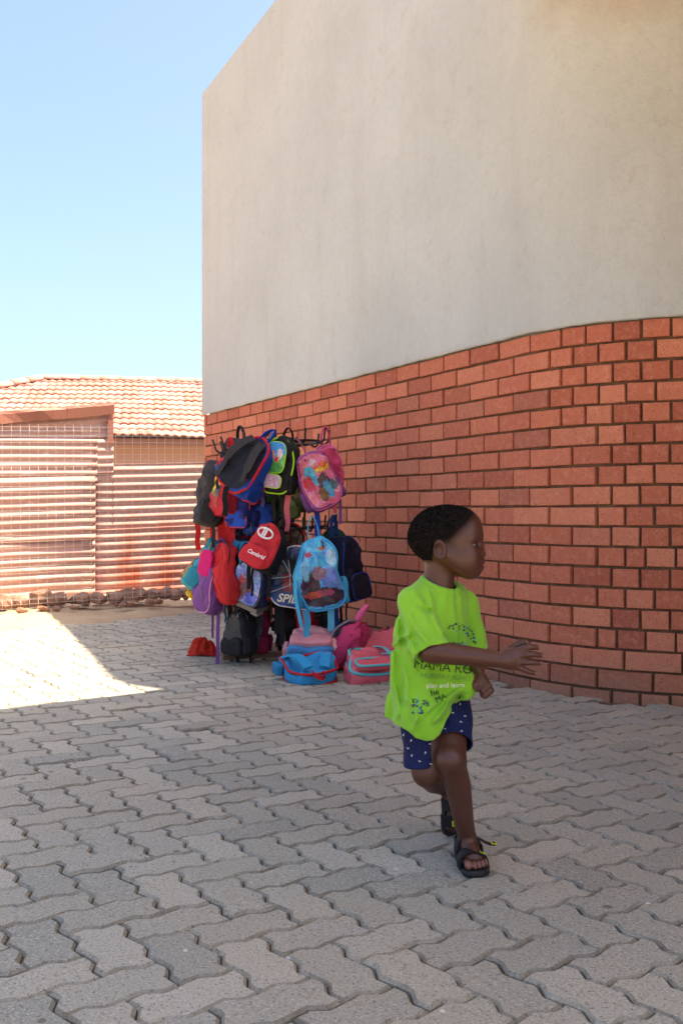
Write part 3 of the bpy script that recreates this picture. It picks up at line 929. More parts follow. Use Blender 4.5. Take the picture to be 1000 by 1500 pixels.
def bag(label, c, Y, w, h, d, yaw=0, roll=0, pitch=0, body=BLACK, front=None, fmat=None, frmax=.8, trim=None, trim_r=.0045, back=None, handle=None, hl=.09, strap=None,
        tails=(), pocket=None, pmat=None, phf=.38, nt=2.6, nb=5, taper=.16, seed=None, loc=None, group='school bags hung on the rack', amp=.010, zipper=None, rough=.8, name='backpack'):
    seed = seed if seed is not None else int(c[0]*7+c[1]) if c else 1
    if loc is None: d *= .9; nb = min(nb, 4)
    pos = Vector(loc) if loc is not None else P(c[0], c[1], Y)
    e = empty(name, pos)
    R = Matrix.Rotation(math.radians(roll), 3, 'Y') @ Matrix.Rotation(math.radians(pitch), 3, 'X') @ Matrix.Rotation(math.radians(yaw), 3, 'Z')
    e.rotation_euler = R.to_euler()
    tag(e, label, 'backpack', group)
    kw = dict(nt=nt, nb=nb, taper=taper, wseed=seed)
    v, f = puff(w, h, d, seed=seed, amp=amp, **kw)
    link_mesh('body', v, f, fabric(body, rough), e, True)
    if front is not None or fmat is not None:
        v, f = puff(w, h, d, seed=seed, amp=amp, rmax=frmax, side=-1, lift=.003, **kw)
        link_mesh('front_panel', v, f, fmat or fabric(front, rough), e, True)
    if back is not None:
        v, f = puff(w, h, d, seed=seed, amp=amp, rmax=.91, side=1, lift=.006, **kw)
        link_mesh('back_panel', v, f, fabric(back, .95, 500), e, True)
    if trim is not None:
        for r, y in ((.955, -.80), (.965, .80)):
            MB().tube(rim(w, h, d, r, y, **kw), trim_r, 6, closed=True).build('piping', fabric(trim, .6), e, True)
    if zipper is not None:
        pts = rim(w, h, d, 1.004, -.25, **kw)
        pts = pts[2:27]
        MB().tube(pts, .0035, 5).build('zip', fabric(zipper, .5), e, True)
    if pocket is not None or pmat is not None:
        v, f = puff(w*.82, h*phf, d*.34, nt=3.6, nb=5, taper=.06, seed=seed+3, amp=.003)
        o = link_mesh('front_pocket', v, f, pmat or fabric(pocket, rough), e, True)
        o.location = (0, -d*.5*1.08-.006, -h*.5+h*phf*.56)
        if trim is not None:
            MB().tube(rim(w*.82, h*phf, d*.34, .97, -.7, nt=3.6, nb=5, taper=.06), trim_r*.8, 6, closed=True).build('piping', fabric(trim, .6), o, True)
    hc = handle or body
    top = h/2
    yb = d*.25
    MB().ribbon(curve_pts([(-.028, yb, top-.012), (-.024, yb*.7, top+hl*.55), (0, yb*.4, top+hl), (.024, yb*.7, top+hl*.55), (.028, yb, top-.012)], 5), Vector((0, 1, .0)), .022, .004).build('handle', fabric(hc, .85), e)
    if strap is not None:
        for s in (-1, 1):
            pts = curve_pts([(s*w*.14, d*.5, top-.03), (s*w*.22, d*.5+.035, top-.09), (s*w*.3, d*.5+.04, 0), (s*w*.32, d*.5+.02, -h*.22), (s*w*.38, d*.45, -h*.42)], 5)
            ws_ = [.05]*(len(pts)*6//10)+[.028]*(len(pts)-len(pts)*6//10)
            MB().ribbon(pts, Vector((1, 0, 0)), ws_, .011).build('shoulder_strap', fabric(strap, .95, 500), e)
    rng = random.Random(seed+9)
    # seams, zip pull, side pocket
    if fmat is None and pocket is None and pmat is None:
        MB().tube([(x*.8, y_*1.0-.004, z*.35-h*.16) for x, y_, z in rim(w, h, d, 1.0, -1.03, **kw)][2:27], .0022, 5).build('pocket_seam', fabric(tuple(q*.55 for q in body)), e, True)
    for s in (-1, 1):
        v, f = puff(d*.72, h*.36, .03, nt=5, nb=4, taper=0, seed=seed+5+s, amp=.003)
        o = link_mesh('side_pocket', v, f, fabric(tuple(q*.7 for q in body), .9, 400), e, True)
        o.location = (s*(w*.5-.004), .01*0, -h*.26); o.rotation_euler = (0, 0, s*PI/2)
    zx = rng.uniform(-.3, .3)*w
    MB().ribbon([(zx, -d*.32, h*.44), (zx+.004, -d*.5-.012, h*.40), (zx+.006, -d*.5-.014, h*.34)], Vector((1, 0, 0)), .006, .003).build('zip_pull', fabric(zipper or CHAR), e)
    if not tails and loc is None:
        tails = [(-.32, rng.uniform(.08, .2), strap or body, .022, .4), (.32, rng.uniform(.06, .16), strap or body, .02, .4)]
    inv = R.transposed()
    if loc is None: tails = list(tails)+[(rng.uniform(-.4, .4), rng.uniform(.05, .16), rng.choice([strap or body, BLACK, body]), rng.uniform(.012, .022), .35)]
    for t in tails:
        xf, L, colr = t[0], t[1], t[2]; wd = t[3] if len(t) > 3 else .024
        yf = t[4] if len(t) > 4 else .3
        p0 = Vector((xf*w, yf*d, -h*.46))
        dn = inv @ Vector((0, 0, -1)); sw = inv @ Vector((rng.uniform(-.25, .25), rng.uniform(-.2, .2), 0))
        pts = curve_pts([p0, p0+dn*L*.35+sw*.05, p0+dn*L*.7+sw*.14*L, p0+dn*L+sw*.35*L], 5)
        sv = inv @ Vector((math.cos(rng.uniform(-.7, .7)), rng.uniform(-.4, .4), 0))
        MB().ribbon(pts, sv, wd, .003).build('webbing_strap', fabric(colr, .85), e)
    return e
def bag_text(e, s, size, colr, x, y, z, rot=0, shear=0, bold=0, name='lettering'):
    me = text_mesh(s, size, shear, bold); me.materials.append(plain(colr, .6))
    o = obj_of(name, me, e); o.location = (x, y, z); o.rotation_euler = (PI/2, rot, 0)
    return o
def s_of(Y): return F/Y
# prints: plain abstract stand-ins in the colours of the originals
PR_RAINBOW = printed(srgb(60,150,70), srgb(120,190,90), [(.5,.8,.6,.35,srgb(60,150,210)),(.3,.55,.2,.2,srgb(230,150,70)),(.72,.6,.15,.2,srgb(220,200,190)),(.6,.45,.1,.1,srgb(200,40,40)),(.4,.15,.6,.2,srgb(60,140,50))], .12, 7)
PR_PINK = printed(srgb(214,96,130), srgb(226,130,150), [(.35,.62,.16,.22,srgb(60,170,200)),(.2,.5,.16,.16,srgb(190,40,60)),(.72,.68,.22,.06,srgb(230,200,60)),(.72,.73,.22,.05,srgb(220,90,50)),(.62,.40,.2,.2,srgb(70,44,44)),(.64,.28,.16,.18,srgb(60,150,190)),(.42,.22,.16,.14,srgb(120,84,50)),(.86,.32,.12,.12,srgb(80,110,120)),(.55,.85,.14,.06,srgb(220,190,200))], .1, 6)
PR_WOOD = printed(srgb(40,160,216), srgb(96,196,232), [(.28,.34,.22,.22,srgb(74,44,56)),(.74,.36,.2,.26,srgb(110,140,206)),(.5,.52,.16,.10,srgb(150,110,120)),(.2,.6,.1,.2,srgb(120,190,216)),(.8,.72,.14,.12,srgb(160,206,226)),(.5,.16,.6,.14,srgb(58,40,52)),(.35,.2,.26,.05,srgb(196,74,60)),(.62,.22,.2,.04,srgb(170,60,80)),(.14,.86,.09,.05,srgb(170,60,70)),(.30,.80,.08,.04,srgb(170,60,80)),(.62,.87,.1,.03,srgb(196,90,70))], .05, 4)
PR_WEB = printed(srgb(24,34,66), srgb(60,76,110), [(.78,.52,.26,.34,srgb(180,50,44)),(.42,.45,.14,.3,srgb(150,46,46)),(.25,.7,.2,.2,srgb(40,46,64)),(.5,.1,.6,.14,srgb(20,70,140)),(.78,.5,.07,.05,srgb(30,90,190))], .12, 9)
PR_DENIM = printed(srgb(28,56,120), srgb(90,120,160), [(.55,.25,.3,.06,srgb(224,140,40)),(.2,.3,.16,.16,srgb(190,84,60)),(.75,.7,.3,.35,srgb(24,60,150)),(.35,.12,.4,.1,srgb(150,160,170))], .15, 12)
PR_CAR = printed(srgb(96,130,200), srgb(170,190,226), [(.3,.4,.16,.3,srgb(206,80,70)),(.55,.35,.2,.25,srgb(120,70,70)),(.5,.75,.35,.2,srgb(150,160,210)),(.78,.2,.2,.15,srgb(90,100,200))], .14, 9)
PR_MULTI = printed(srgb(40,40,48), srgb(70,80,96), [(.3,.7,.25,.2,srgb(70,150,200)),(.5,.45,.3,.14,srgb(90,150,60)),(.5,.2,.4,.18,srgb(180,40,44)),(.7,.6,.16,.16,srgb(226,180,60))], .14, 10)
PR_YEL = printed(srgb(214,160,40), srgb(30,30,30), [(.5,.5,.2,.3,srgb(226,180,60))], .12, 16)
PR_CAMO = printed(srgb(84,74,50), srgb(130,120,70), [(.6,.6,.3,.2,srgb(150,150,60)),(.3,.3,.2,.2,srgb(60,44,34))], .2, 6)
PR_MAUVE = printed(srgb(168,130,150), srgb(200,170,180), [], .1, 8)

# upper tier
bag('plain charcoal backpack with red webbing at the outer end of upper ring', (309,722), 5.72, .26, .385, .14, -78, 13, body=CHAR, front=CHAR, strap=CHAR, tails=[(-.3,.17,RED,.03,-.3),(.0,.2,RED,.012)], zipper=BLACK, hl=.1)
bag('narrow red backpack with dark patterned front next to charcoal one', (329,714), 5.62, .26, .33, .10, -62, 5, body=srgb(190,44,60), fmat=PR_MULTI, frmax=.78, trim=srgb(200,40,56), trim_r=.007, tails=[(.25,.3,RED,.035),(-.2,.24,RED,.05)], handle=RED, hl=.12)
bag('backpack with padded black back, red edging and royal blue side', (366,684), 5.42, .25, .34, .17, 150, 36, body=BLUE, back=srgb(30,32,44), trim=RED, trim_r=.009, strap=CHAR, handle=BLUE, hl=.07, tails=[(-.05,.16,BLACK,.03,.55)], pocket=BLUE, nt=2.4)
bag('royal blue and navy backpack with orange corner below the black-backed one', (358,742), 5.58, .17, .25, .12, -28, 2, body=srgb(34,44,110), front=srgb(34,44,110), trim=srgb(206,60,40), pocket=BLUE, tails=[(.4,.34,RED,.03),(.1,.16,RED,.03)], hl=.06)
bag('blue printed backpack with streaky front and orange band', (370,752), 5.74, .24, .26, .12, 8, 2, body=srgb(26,50,130), fmat=PR_DENIM, frmax=.86, trim=srgb(60,64,80), hl=.08)
bag('periwinkle backpack squeezed between black-backed bag and lime-edged one', (384,690), 5.62, .17, .29, .12, 155, 14, body=PERI, back=PERI, strap=PERI, hl=.08)
bag('black backpack edged in lime with green and blue picture front', (412,684), 5.44, .175, .315, .13, -24, 9, body=BLACK, front=BLACK, frmax=.9, trim=LIME, trim_r=.005, hl=.06, tails=[(.3,.2,srgb(220,110,120),.03),(.1,.22,BLACK,.034)], taper=.08)
def last_bag():
    return [o for o in C.objects if o.type == 'EMPTY' and o.name.startswith('backpack')][-1]
def panel(e, x, z, w, h, y, mat, trimc=None, name='picture_panel', nt=3, nb=4):
    v, f = puff(w, h, .02, nt=nt, nb=nb, taper=.02, amp=.001)
    o = link_mesh(name, v, f, mat, e, True); o.location = (x, y, z)
    if trimc is not None:
        MB().tube(rim(w, h, .02, .99, -.5, nt=nt, nb=nb, taper=.02), .003, 6, closed=True).build('piping', fabric(trimc, .6), o, True)
    return o
e = last_bag(); panel(e, -.005, .045, .125, .17, -.072, PR_RAINBOW, LIME); panel(e, -.005, -.085, .125, .075, -.079, PR_MAUVE, LIME, 'front_pocket')
bag('green rolled bag under the lime-edged backpack', (389,722), 5.72, .10, .15, .10, 20, 20, body=srgb(76,150,50), hl=.05)
bag('large shiny pink and purple backpack with cartoon-coloured front hanging tilted', (462,704), 5.46, .215, .33, .12, 12, -27, body=PURP, fmat=PR_PINK, frmax=.93, trim=srgb(196,90,140), handle=srgb(196,120,140), hl=.1, strap=PURP, tails=[(-.3,.15,BLUE,.03)], taper=.1)
bag('small pink backpack with rounded top behind the shiny pink one', (481,684), 5.74, .145, .25, .10, 22, -4, body=srgb(222,96,140), front=srgb(206,70,110), frmax=.84, trim=srgb(222,110,150), handle=HOT, hl=.11)
bag('khaki and yellow backpack mostly hidden behind the shiny pink one', (436,722), 5.9, .17, .24, .12, 30, -8, body=srgb(110,100,50), pocket=srgb(60,80,40), hl=.08, tails=[(-.2,.12,BLUE,.026)])
bag('dark grey backpack hung between charcoal and black-backed ones', (346,676), 5.8, .2, .26, .12, -40, 4, body=srgb(46,46,52), strap=srgb(60,60,66), hl=.08, tails=[(.2,.1,BLUE,.024)])
bag('purple backpack deep inside the upper ring', (405,712), 5.9, .2, .26, .12, 20, 4, body=srgb(84,60,130), front=srgb(84,60,130), hl=.08, tails=[(-.3,.2,BLACK,.03),(.1,.24,srgb(220,120,120),.026),(.35,.16,BLUE,.028)])
# lower tier
e = bag('teal backpack with yellow zip and yellow patterned front swinging outwards', (301,828), 5.74, .24, .30, .14, -98, 30, body=TEAL, fmat=PR_YEL, frmax=.9, zipper=YEL, tails=[(.2,.09,YEL,.03)], handle=YEL, hl=.08)
e = bag('magenta and purple drawstring backpack beside the red one', (311,852), 5.6, .18, .36, .12, -48, 11, body=PURP, front=srgb(120,76,132), frmax=.7, trim=srgb(200,140,180), strap=PERI, tails=[(.4,.34,srgb(120,70,130),.02)], handle=PURP, hl=.07)
panel(e, .0, .10, .12, .15, -.068, fabric(MAG), None, 'top_panel')
bag('plain red backpack with black zip hanging edge on', (333,838), 5.54, .24, .345, .105, -70, -2, body=srgb(196,40,44), front=srgb(196,40,44), zipper=BLACK, hl=.1, tails=[(-.2,.05,RED)])
bag('dark navy backpack with blue and teal shoulder straps facing out', (357,822), 5.58, .17, .28, .13, 158, 6, body=srgb(40,38,46), back=srgb(36,36,50), strap=srgb(40,120,160), hl=.06)
e = bag('wheeled backpack with pale blue and red printed front and grey base', (370,852), 5.48, .205, .25, .13, -26, 14, 16, body=srgb(50,54,86), fmat=PR_CAR, frmax=.93, trim=srgb(90,88,90), hl=.07, strap=BLACK, nb=8, taper=.04)
bx_ = MB().box((0, 0, -.13), (.2, .12, .025)); bx_.build('base_plate', plain(srgb(110,104,98), .5), e)
for s in (-1, 1):
    o = MB().tube([(s*.07-.012, .0, -.165), (s*.07+.012, 0, -.165)], .024, 14).build('wheel', plain(srgb(20,20,22), .5), e)
    MB().box((s*.07, 0, -.148), (.045, .06, .04)).build('wheel_housing', plain(srgb(140,132,122), .5), e)
e = bag('red backpack with white oval emblem and black sides', (389,802), 5.34, .195, .26, .14, -22, 27, -8, body=srgb(28,26,30), front=srgb(196,44,52), frmax=.965, zipper=BLACK, hl=.06, nt=2.4, taper=.12, pmat=fabric(srgb(196,44,52)), phf=.42)
ring = [(.045*math.cos(2*PI*k/28), -.084, .062+.026*math.sin(2*PI*k/28)) for k in range(28)]
MB().tube(ring, .0055, 6, closed=True).build('emblem', plain(srgb(226,222,220), .6), e, True)
MB().box((-.012, -.084, .062), (.009, .008, .055)).box((.002, -.084, .062), (.009, .008, .055)).build('emblem', plain(srgb(226,222,220), .6), e)
bag_text(e, 'Cambrid', .03, srgb(230,226,222), .02, -.112, -.062, 0, .2, .0006)
bag('olive camouflage bag with red edging beneath the red emblem backpack', (397,846), 5.62, .12, .21, .1, 5, 6, body=srgb(90,76,52), fmat=PR_CAMO, trim=RED, trim_r=.007, hl=.06)
e = bag('dark patchwork backpack with cream lettering on a drab flap by the post', (424,794), 5.74, .16, .21, .11, 10, -8, body=BLACK, front=srgb(120,104,84), frmax=.88, trim=RED, trim_r=.006, hl=.05)
bag_text(e, 'UAR', .038, srgb(30,24,22), .0, -.066, .055); bag_text(e, 'CER', .044, srgb(30,24,22), .0, -.068, .012)
e = bag('dark webbed-pattern backpack with white edging, red base and cream letters', (433,846), 5.48, .275, .345, .13, -6, 9, body=srgb(180,32,36), fmat=PR_WEB, frmax=.96, trim=srgb(222,222,226), hl=.09, taper=.34, handle=BLACK, tails=[(-.3,.17,BLACK,.036),(-.2,.23,BLACK,.03),(.1,.24,RED,.026),(.22,.2,srgb(206,110,130),.02),(.38,.26,RED,.026)])
bag_text(e, 'SPID', .062, srgb(226,214,186), -.01, -.087, -.115, -.05, .25, .0016)
for a, b_ in (((-.1,.12),(.09,-.12)), ((-.06,.16),(-.01,-.05)), ((-.12,-.02),(.02,.03)), ((-.12,-.1),(.06,.02)), ((.0,.16),(.05,-.1))):
    MB().tube([(a[0], -.079, a[1]), ((a[0]+b_[0])/2+.005, -.081, (a[1]+b_[1])/2-.006), (b_[0], -.081, b_[1])], .0018, 5).build('web_line', plain(srgb(190,200,216), .6), e)
MB().ribbon(curve_pts([(-.03,-.085,.13), (.0,-.095,.03), (.03,-.09,-.09)], 5), Vector((1,0,0)), .03, .004).build('webbing_strap', fabric(BLACK), e)
e = bag('bright sky blue backpack with woodland print front facing the yard', (467,840), 5.32, .265, .40, .13, 10, -7, body=srgb(70,178,222), fmat=PR_WOOD, frmax=.9, trim=srgb(60,170,220), trim_r=.006, handle=srgb(60,170,206), hl=.11, tails=[(-.36,.17,srgb(60,170,212),.034,-.1),(.16,.13,srgb(90,184,214),.036,-.1)], taper=.28, nt=2.8)
MB().ribbon(curve_pts([(-.13,-.01,-.02), (-.145,-.05,-.10), (-.138,-.05,-.2), (-.13,-.02,-.27)], 5), Vector((.4,-1,0)), .034, .004).build('webbing_strap', fabric(srgb(60,170,212)), e)
bag('navy backpack with mesh side and blue strap next to the sky blue one', (504,832), 5.6, .25, .385, .15, 58, -9, body=srgb(24,28,52), front=srgb(24,28,52), pocket=srgb(20,24,44), strap=srgb(26,64,130), handle=srgb(24,64,130), hl=.11, trim=srgb(26,64,140), tails=[(-.35,.27,srgb(24,70,150),.03),(-.1,.3,BLACK,.012),(.2,.22,BLACK,.01)])
bag('grey and black backpack hanging lowest near the paving', (352,925), 5.58, .18, .26, .13, -32, 2, body=srgb(40,40,42), front=srgb(74,72,70), frmax=.86, zipper=srgb(140,140,140), hl=.12, strap=srgb(80,80,80), tails=[(-.5,.10,srgb(90,90,90),.022),(.3,.07,BLACK,.012)], pocket=BLACK, nt=2.2, taper=.3)
bag('burgundy backpack beside the grey and black low one', (381,924), 5.7, .125, .25, .11, 10, 4, body=srgb(140,18,60), front=srgb(140,18,60), frmax=.85, zipper=srgb(90,10,40), hl=.12, pocket=srgb(120,14,50), taper=.08)
bag('black backpack hanging behind the blue straps near the wall', (462,915), 5.95, .2, .32, .13, 15, 0, body=srgb(28,26,28), front=srgb(28,26,28), hl=.1, pocket=srgb(24,24,26), tails=[(.3,.1,BLACK)])
bag('dark red backpack at the back of lower ring', (352,800), 5.95, .2, .26, .12, 170, 4, body=srgb(150,20,28), strap=srgb(150,20,28), hl=.07)

bag('dark blue backpack inside lower ring by the post', (405,838), 5.86, .2, .28, .12, 12, 3, body=srgb(30,40,80), hl=.08, tails=[(-.2,.2,BLACK,.034),(.2,.22,RED,.026)])
bag('teal and black backpack behind the plain red one', (345,852), 5.86, .2, .28, .12, -160, 3, body=srgb(30,60,70), strap=srgb(40,130,150), hl=.08, tails=[(-.2,.14,BLACK,.03)])
for (lab, cc, Yv, ww, hh, yw, rl, bc, fc, tl) in (
    ('small orange and navy bag tucked behind the narrow red backpack', (340,706), 5.78, .15, .22, -30, 8, srgb(40,44,80), srgb(206,110,40), [(-.3,.22,RED,.03),(.2,.12,BLACK,.02)]),
    ('small cobalt bag peeping out above the emblem backpack', (380,762), 5.6, .15, .2, 10, 5, srgb(30,60,140), srgb(36,80,170), [(-.3,.16,RED,.03),(.1,.2,RED,.026),(.3,.1,BLACK,.02)]),
    ('small maroon bag between emblem backpack and webbed-pattern one', (412,820), 5.66, .13, .22, -12, 10, srgb(120,20,30), srgb(150,30,36), [(-.2,.18,BLACK,.034)]),
    ('small green and grey bag under the lime-edged backpack straps', (420,742), 5.72, .12, .16, 20, -6, srgb(70,90,60), srgb(110,130,80), [(-.2,.14,srgb(220,130,130),.03),(.3,.12,srgb(24,70,150),.026)]),
    ('small yellow bag hanging beneath the teal one', (292,864), 5.78, .10, .13, -60, 18, srgb(214,170,40), srgb(226,186,60), [(.0,.06,YEL,.024)]),
    ('small dark violet bag between plain red and navy-strapped ones', (346,838), 5.64, .13, .24, -150, 3, srgb(60,44,90), None, [(-.3,.1,PERI,.022),(.3,.16,BLACK,.02)]),
    ('small black pouch hanging below the webbed-pattern backpack', (418,905), 5.66, .13, .17, 10, 2, srgb(34,30,34), srgb(44,38,42), [(-.3,.09,BLACK,.03),(.3,.07,RED,.024)]),
    ('small scarlet bag hanging in the middle of the rack near its base', (446,912), 5.76, .14, .16, -10, -3, srgb(176,24,32), srgb(190,34,40), [(.3,.07,srgb(214,120,140),.022)]),
    ('small bottle green bag at the wall side of lower ring', (490,800), 5.86, .15, .2, 30, -4, srgb(30,70,56), srgb(36,84,66), [(.2,.1,BLACK,.02)])):
    bag(lab, cc, Yv, ww, hh, .1, yw, rl, body=bc, front=fc, frmax=.84, zipper=CHAR, hl=.07, tails=tl, strap=bc)
# on the ground
GG = 'school bags lying on the paving'
e = bag('flat blue bag with red edging and red handle lying under pale pink one', None, 0, .30, .27, .085, 176, 0, 0, body=srgb(30,140,190), front=srgb(36,150,200), frmax=.84, trim=RED, trim_r=.007, handle=RED, hl=.05, loc=(G(452,1000)+Vector((0,.06,.052))), group=GG, seed=4, strap=srgb(36,150,200), amp=.009)
e.rotation_euler = Euler((math.radians(-84), 0, math.radians(12)))
e.rotation_euler = (Matrix.Rotation(math.radians(22), 3, 'Z') @ Matrix.Rotation(math.radians(96), 3, 'X')).to_euler()
e = bag('pale pink backpack with blue base slumped on the blue bag', None, 0, .28, .22, .12, 0, 0, 0, body=LPINK, front=LPINK, frmax=.8, zipper=srgb(120,90,100), handle=LPINK, hl=.035, loc=(G(457,985)+Vector((0,.10,.135))), group=GG, seed=5, amp=.008, pocket=srgb(216,140,146), phf=.44)
e.rotation_euler = (Matrix.Rotation(math.radians(-4), 3, 'Z') @ Matrix.Rotation(math.radians(-60), 3, 'X')).to_euler()
v, f = puff(.265, .12, .125, seed=8, nt=5); o = link_mesh('base_panel', v, f, fabric(srgb(60,130,180)), e, True); o.location = (0, .0, -.075)
e = bag('hot pink backpack standing upright with its grab loop raised', None, 0, .19, .28, .10, 70, 26, 0, body=srgb(196,56,100), front=srgb(206,70,112), frmax=.85, zipper=srgb(150,30,80), handle=srgb(222,96,140), hl=.085, loc=(G(508,984)+Vector((.02,.05,.145))), group=GG, seed=6, strap=srgb(120,120,130), tails=[(.2,.03,TEAL)])
e = bag('coral pink backpack lying face up behind the turquoise-strapped one', None, 0, .30, .30, .10, 0, 0, 0, body=CORAL, front=CORAL, frmax=.85, hl=.04, loc=(G(560,976)+Vector((.02,.1,.085))), group=GG, seed=7, trim=srgb(200,90,100))
e.rotation_euler = (Matrix.Rotation(math.radians(-30), 3, 'Z') @ Matrix.Rotation(math.radians(-58), 3, 'X')).to_euler()
e = bag('coral backpack with knotted turquoise straps lying on the paving', None, 0, .27, .25, .10, 0, 0, 0, body=CORAL, front=srgb(218,96,106), frmax=.82, trim=srgb(84,186,192), trim_r=.008, handle=CORAL, hl=.05, loc=(G(538,1000)+Vector((.0,.10,.062))), group=GG, seed=9, pocket=srgb(214,90,100), phf=.34, amp=.009)
e.rotation_euler = (Matrix.Rotation(math.radians(24), 3, 'Z') @ Matrix.Rotation(math.radians(-70), 3, 'X')).to_euler()
for pts in ([(.09,-.06,.02),(.12,-.085,-.04),(.10,-.08,-.09),(.13,-.04,-.13)], [(.08,-.06,.10),(.10,-.085,.04),(.12,-.075,-.02)], [(.10,-.08,-.05),(.15,-.08,-.08),(.17,-.03,-.12)]):
    MB().ribbon(curve_pts(pts, 5), Vector((1,.3,.2)), .026, .005).build('knotted_strap', fabric(srgb(84,186,192)), e)
e = bag('black backpack with lime green stripes lying behind pale pink one', None, 0, .24, .28, .11, 0, 0, 0, body=srgb(30,32,30), front=srgb(32,34,32), trim=srgb(110,150,70), hl=.05, loc=(G(478,964)+Vector((0,.05,.105))), group=GG, seed=12, strap=srgb(40,44,40))
e.rotation_euler = (Matrix.Rotation(math.radians(-20), 3, 'Z') @ Matrix.Rotation(math.radians(-40), 3, 'X')).to_euler()

# crumpled red cloth
def cloth():
    nx, ny = 46, 34; v = []; f = []
    for i in range(nx):
        for j in range(ny):
            a = i/(nx-1)*2-1; b_ = j/(ny-1)*2-1
            r2 = math.hypot(a, b_)
            bump_ = max(0, 1-r2)**.6
            x = a*.088*(1-.15*bump_)+.006*math.sin(b_*9); y = b_*.07+.006*math.sin(a*11+b_*5)
            hgt = .11*bump_*(.75-.35*a)
            fold_ = .026*abs(math.sin(a*6+b_*4+1.5*math.sin(b_*5)))+.020*abs(math.sin(a*3-b_*9+2*math.sin(a*4)))
            v.append((x, y, .004+hgt*(.75)+fold_*min(1, bump_*2.2)))
    for i in range(nx-1):
        for j in range(ny-1):
            f.append((i*ny+j, (i+1)*ny+j, (i+1)*ny+j+1, i*ny+j+1))
    return v, f
v, f = cloth()
o = link_mesh('red_cap', v, f, fabric(srgb(190,44,26), .9), None, True); o.location = G(297, 960)+Vector((0, .03, .003))
o.modifiers.new('thickness', 'SOLIDIFY').thickness = .004
tag(o, 'crumpled orange-red cloth hat lying alone on the paving', 'hat')
# ------------------------------------------------------------------ signed-distance modelling for the child
def arr(p): return np.array(p, dtype=np.float32)
def sd_cap(Q, a, b, ra, rb):
    a = arr(a); b = arr(b); ab = b-a
    t = np.clip(((Q-a) @ ab)/max(float(ab @ ab), 1e-9), 0, 1)
    d = Q-a-t[:, None]*ab
    return np.sqrt((d*d).sum(1))-(ra+(rb-ra)*t)
def sd_chain(Q, pts, rs, k=.008):
    d = None
    for i in range(len(pts)-1):
        e_ = sd_cap(Q, pts[i], pts[i+1], rs[i], rs[i+1])
        d = e_ if d is None else np.minimum(d, e_)
    return d
def sd_ell(Q, c, r, R=None):
    q = Q-arr(c)
    if R is not None: q = q @ R            # R columns = local axes in world
    r = arr(r)
    k0 = np.sqrt(((q/r)**2).sum(1))+1e-9; k1 = np.sqrt(((q/(r*r))**2).sum(1))+1e-9
    return k0*(k0-1)/k1
def smin(a, b, k):
    h = np.clip(.5+.5*(b-a)/k, 0, 1); return b+(a-b)*h-k*h*(1-h)
def smax(a, b, k): return -smin(-a, -b, k)
def local(Q, c, R, fn):
    """evaluate fn only inside the sphere (c, R); elsewhere a safe lower bound"""
    r = np.sqrt(((Q-arr(c))**2).sum(1)); d = (r-R+.03).astype(np.float32); m = r < R
    if m.any(): d[m] = fn(Q[m])
    return d
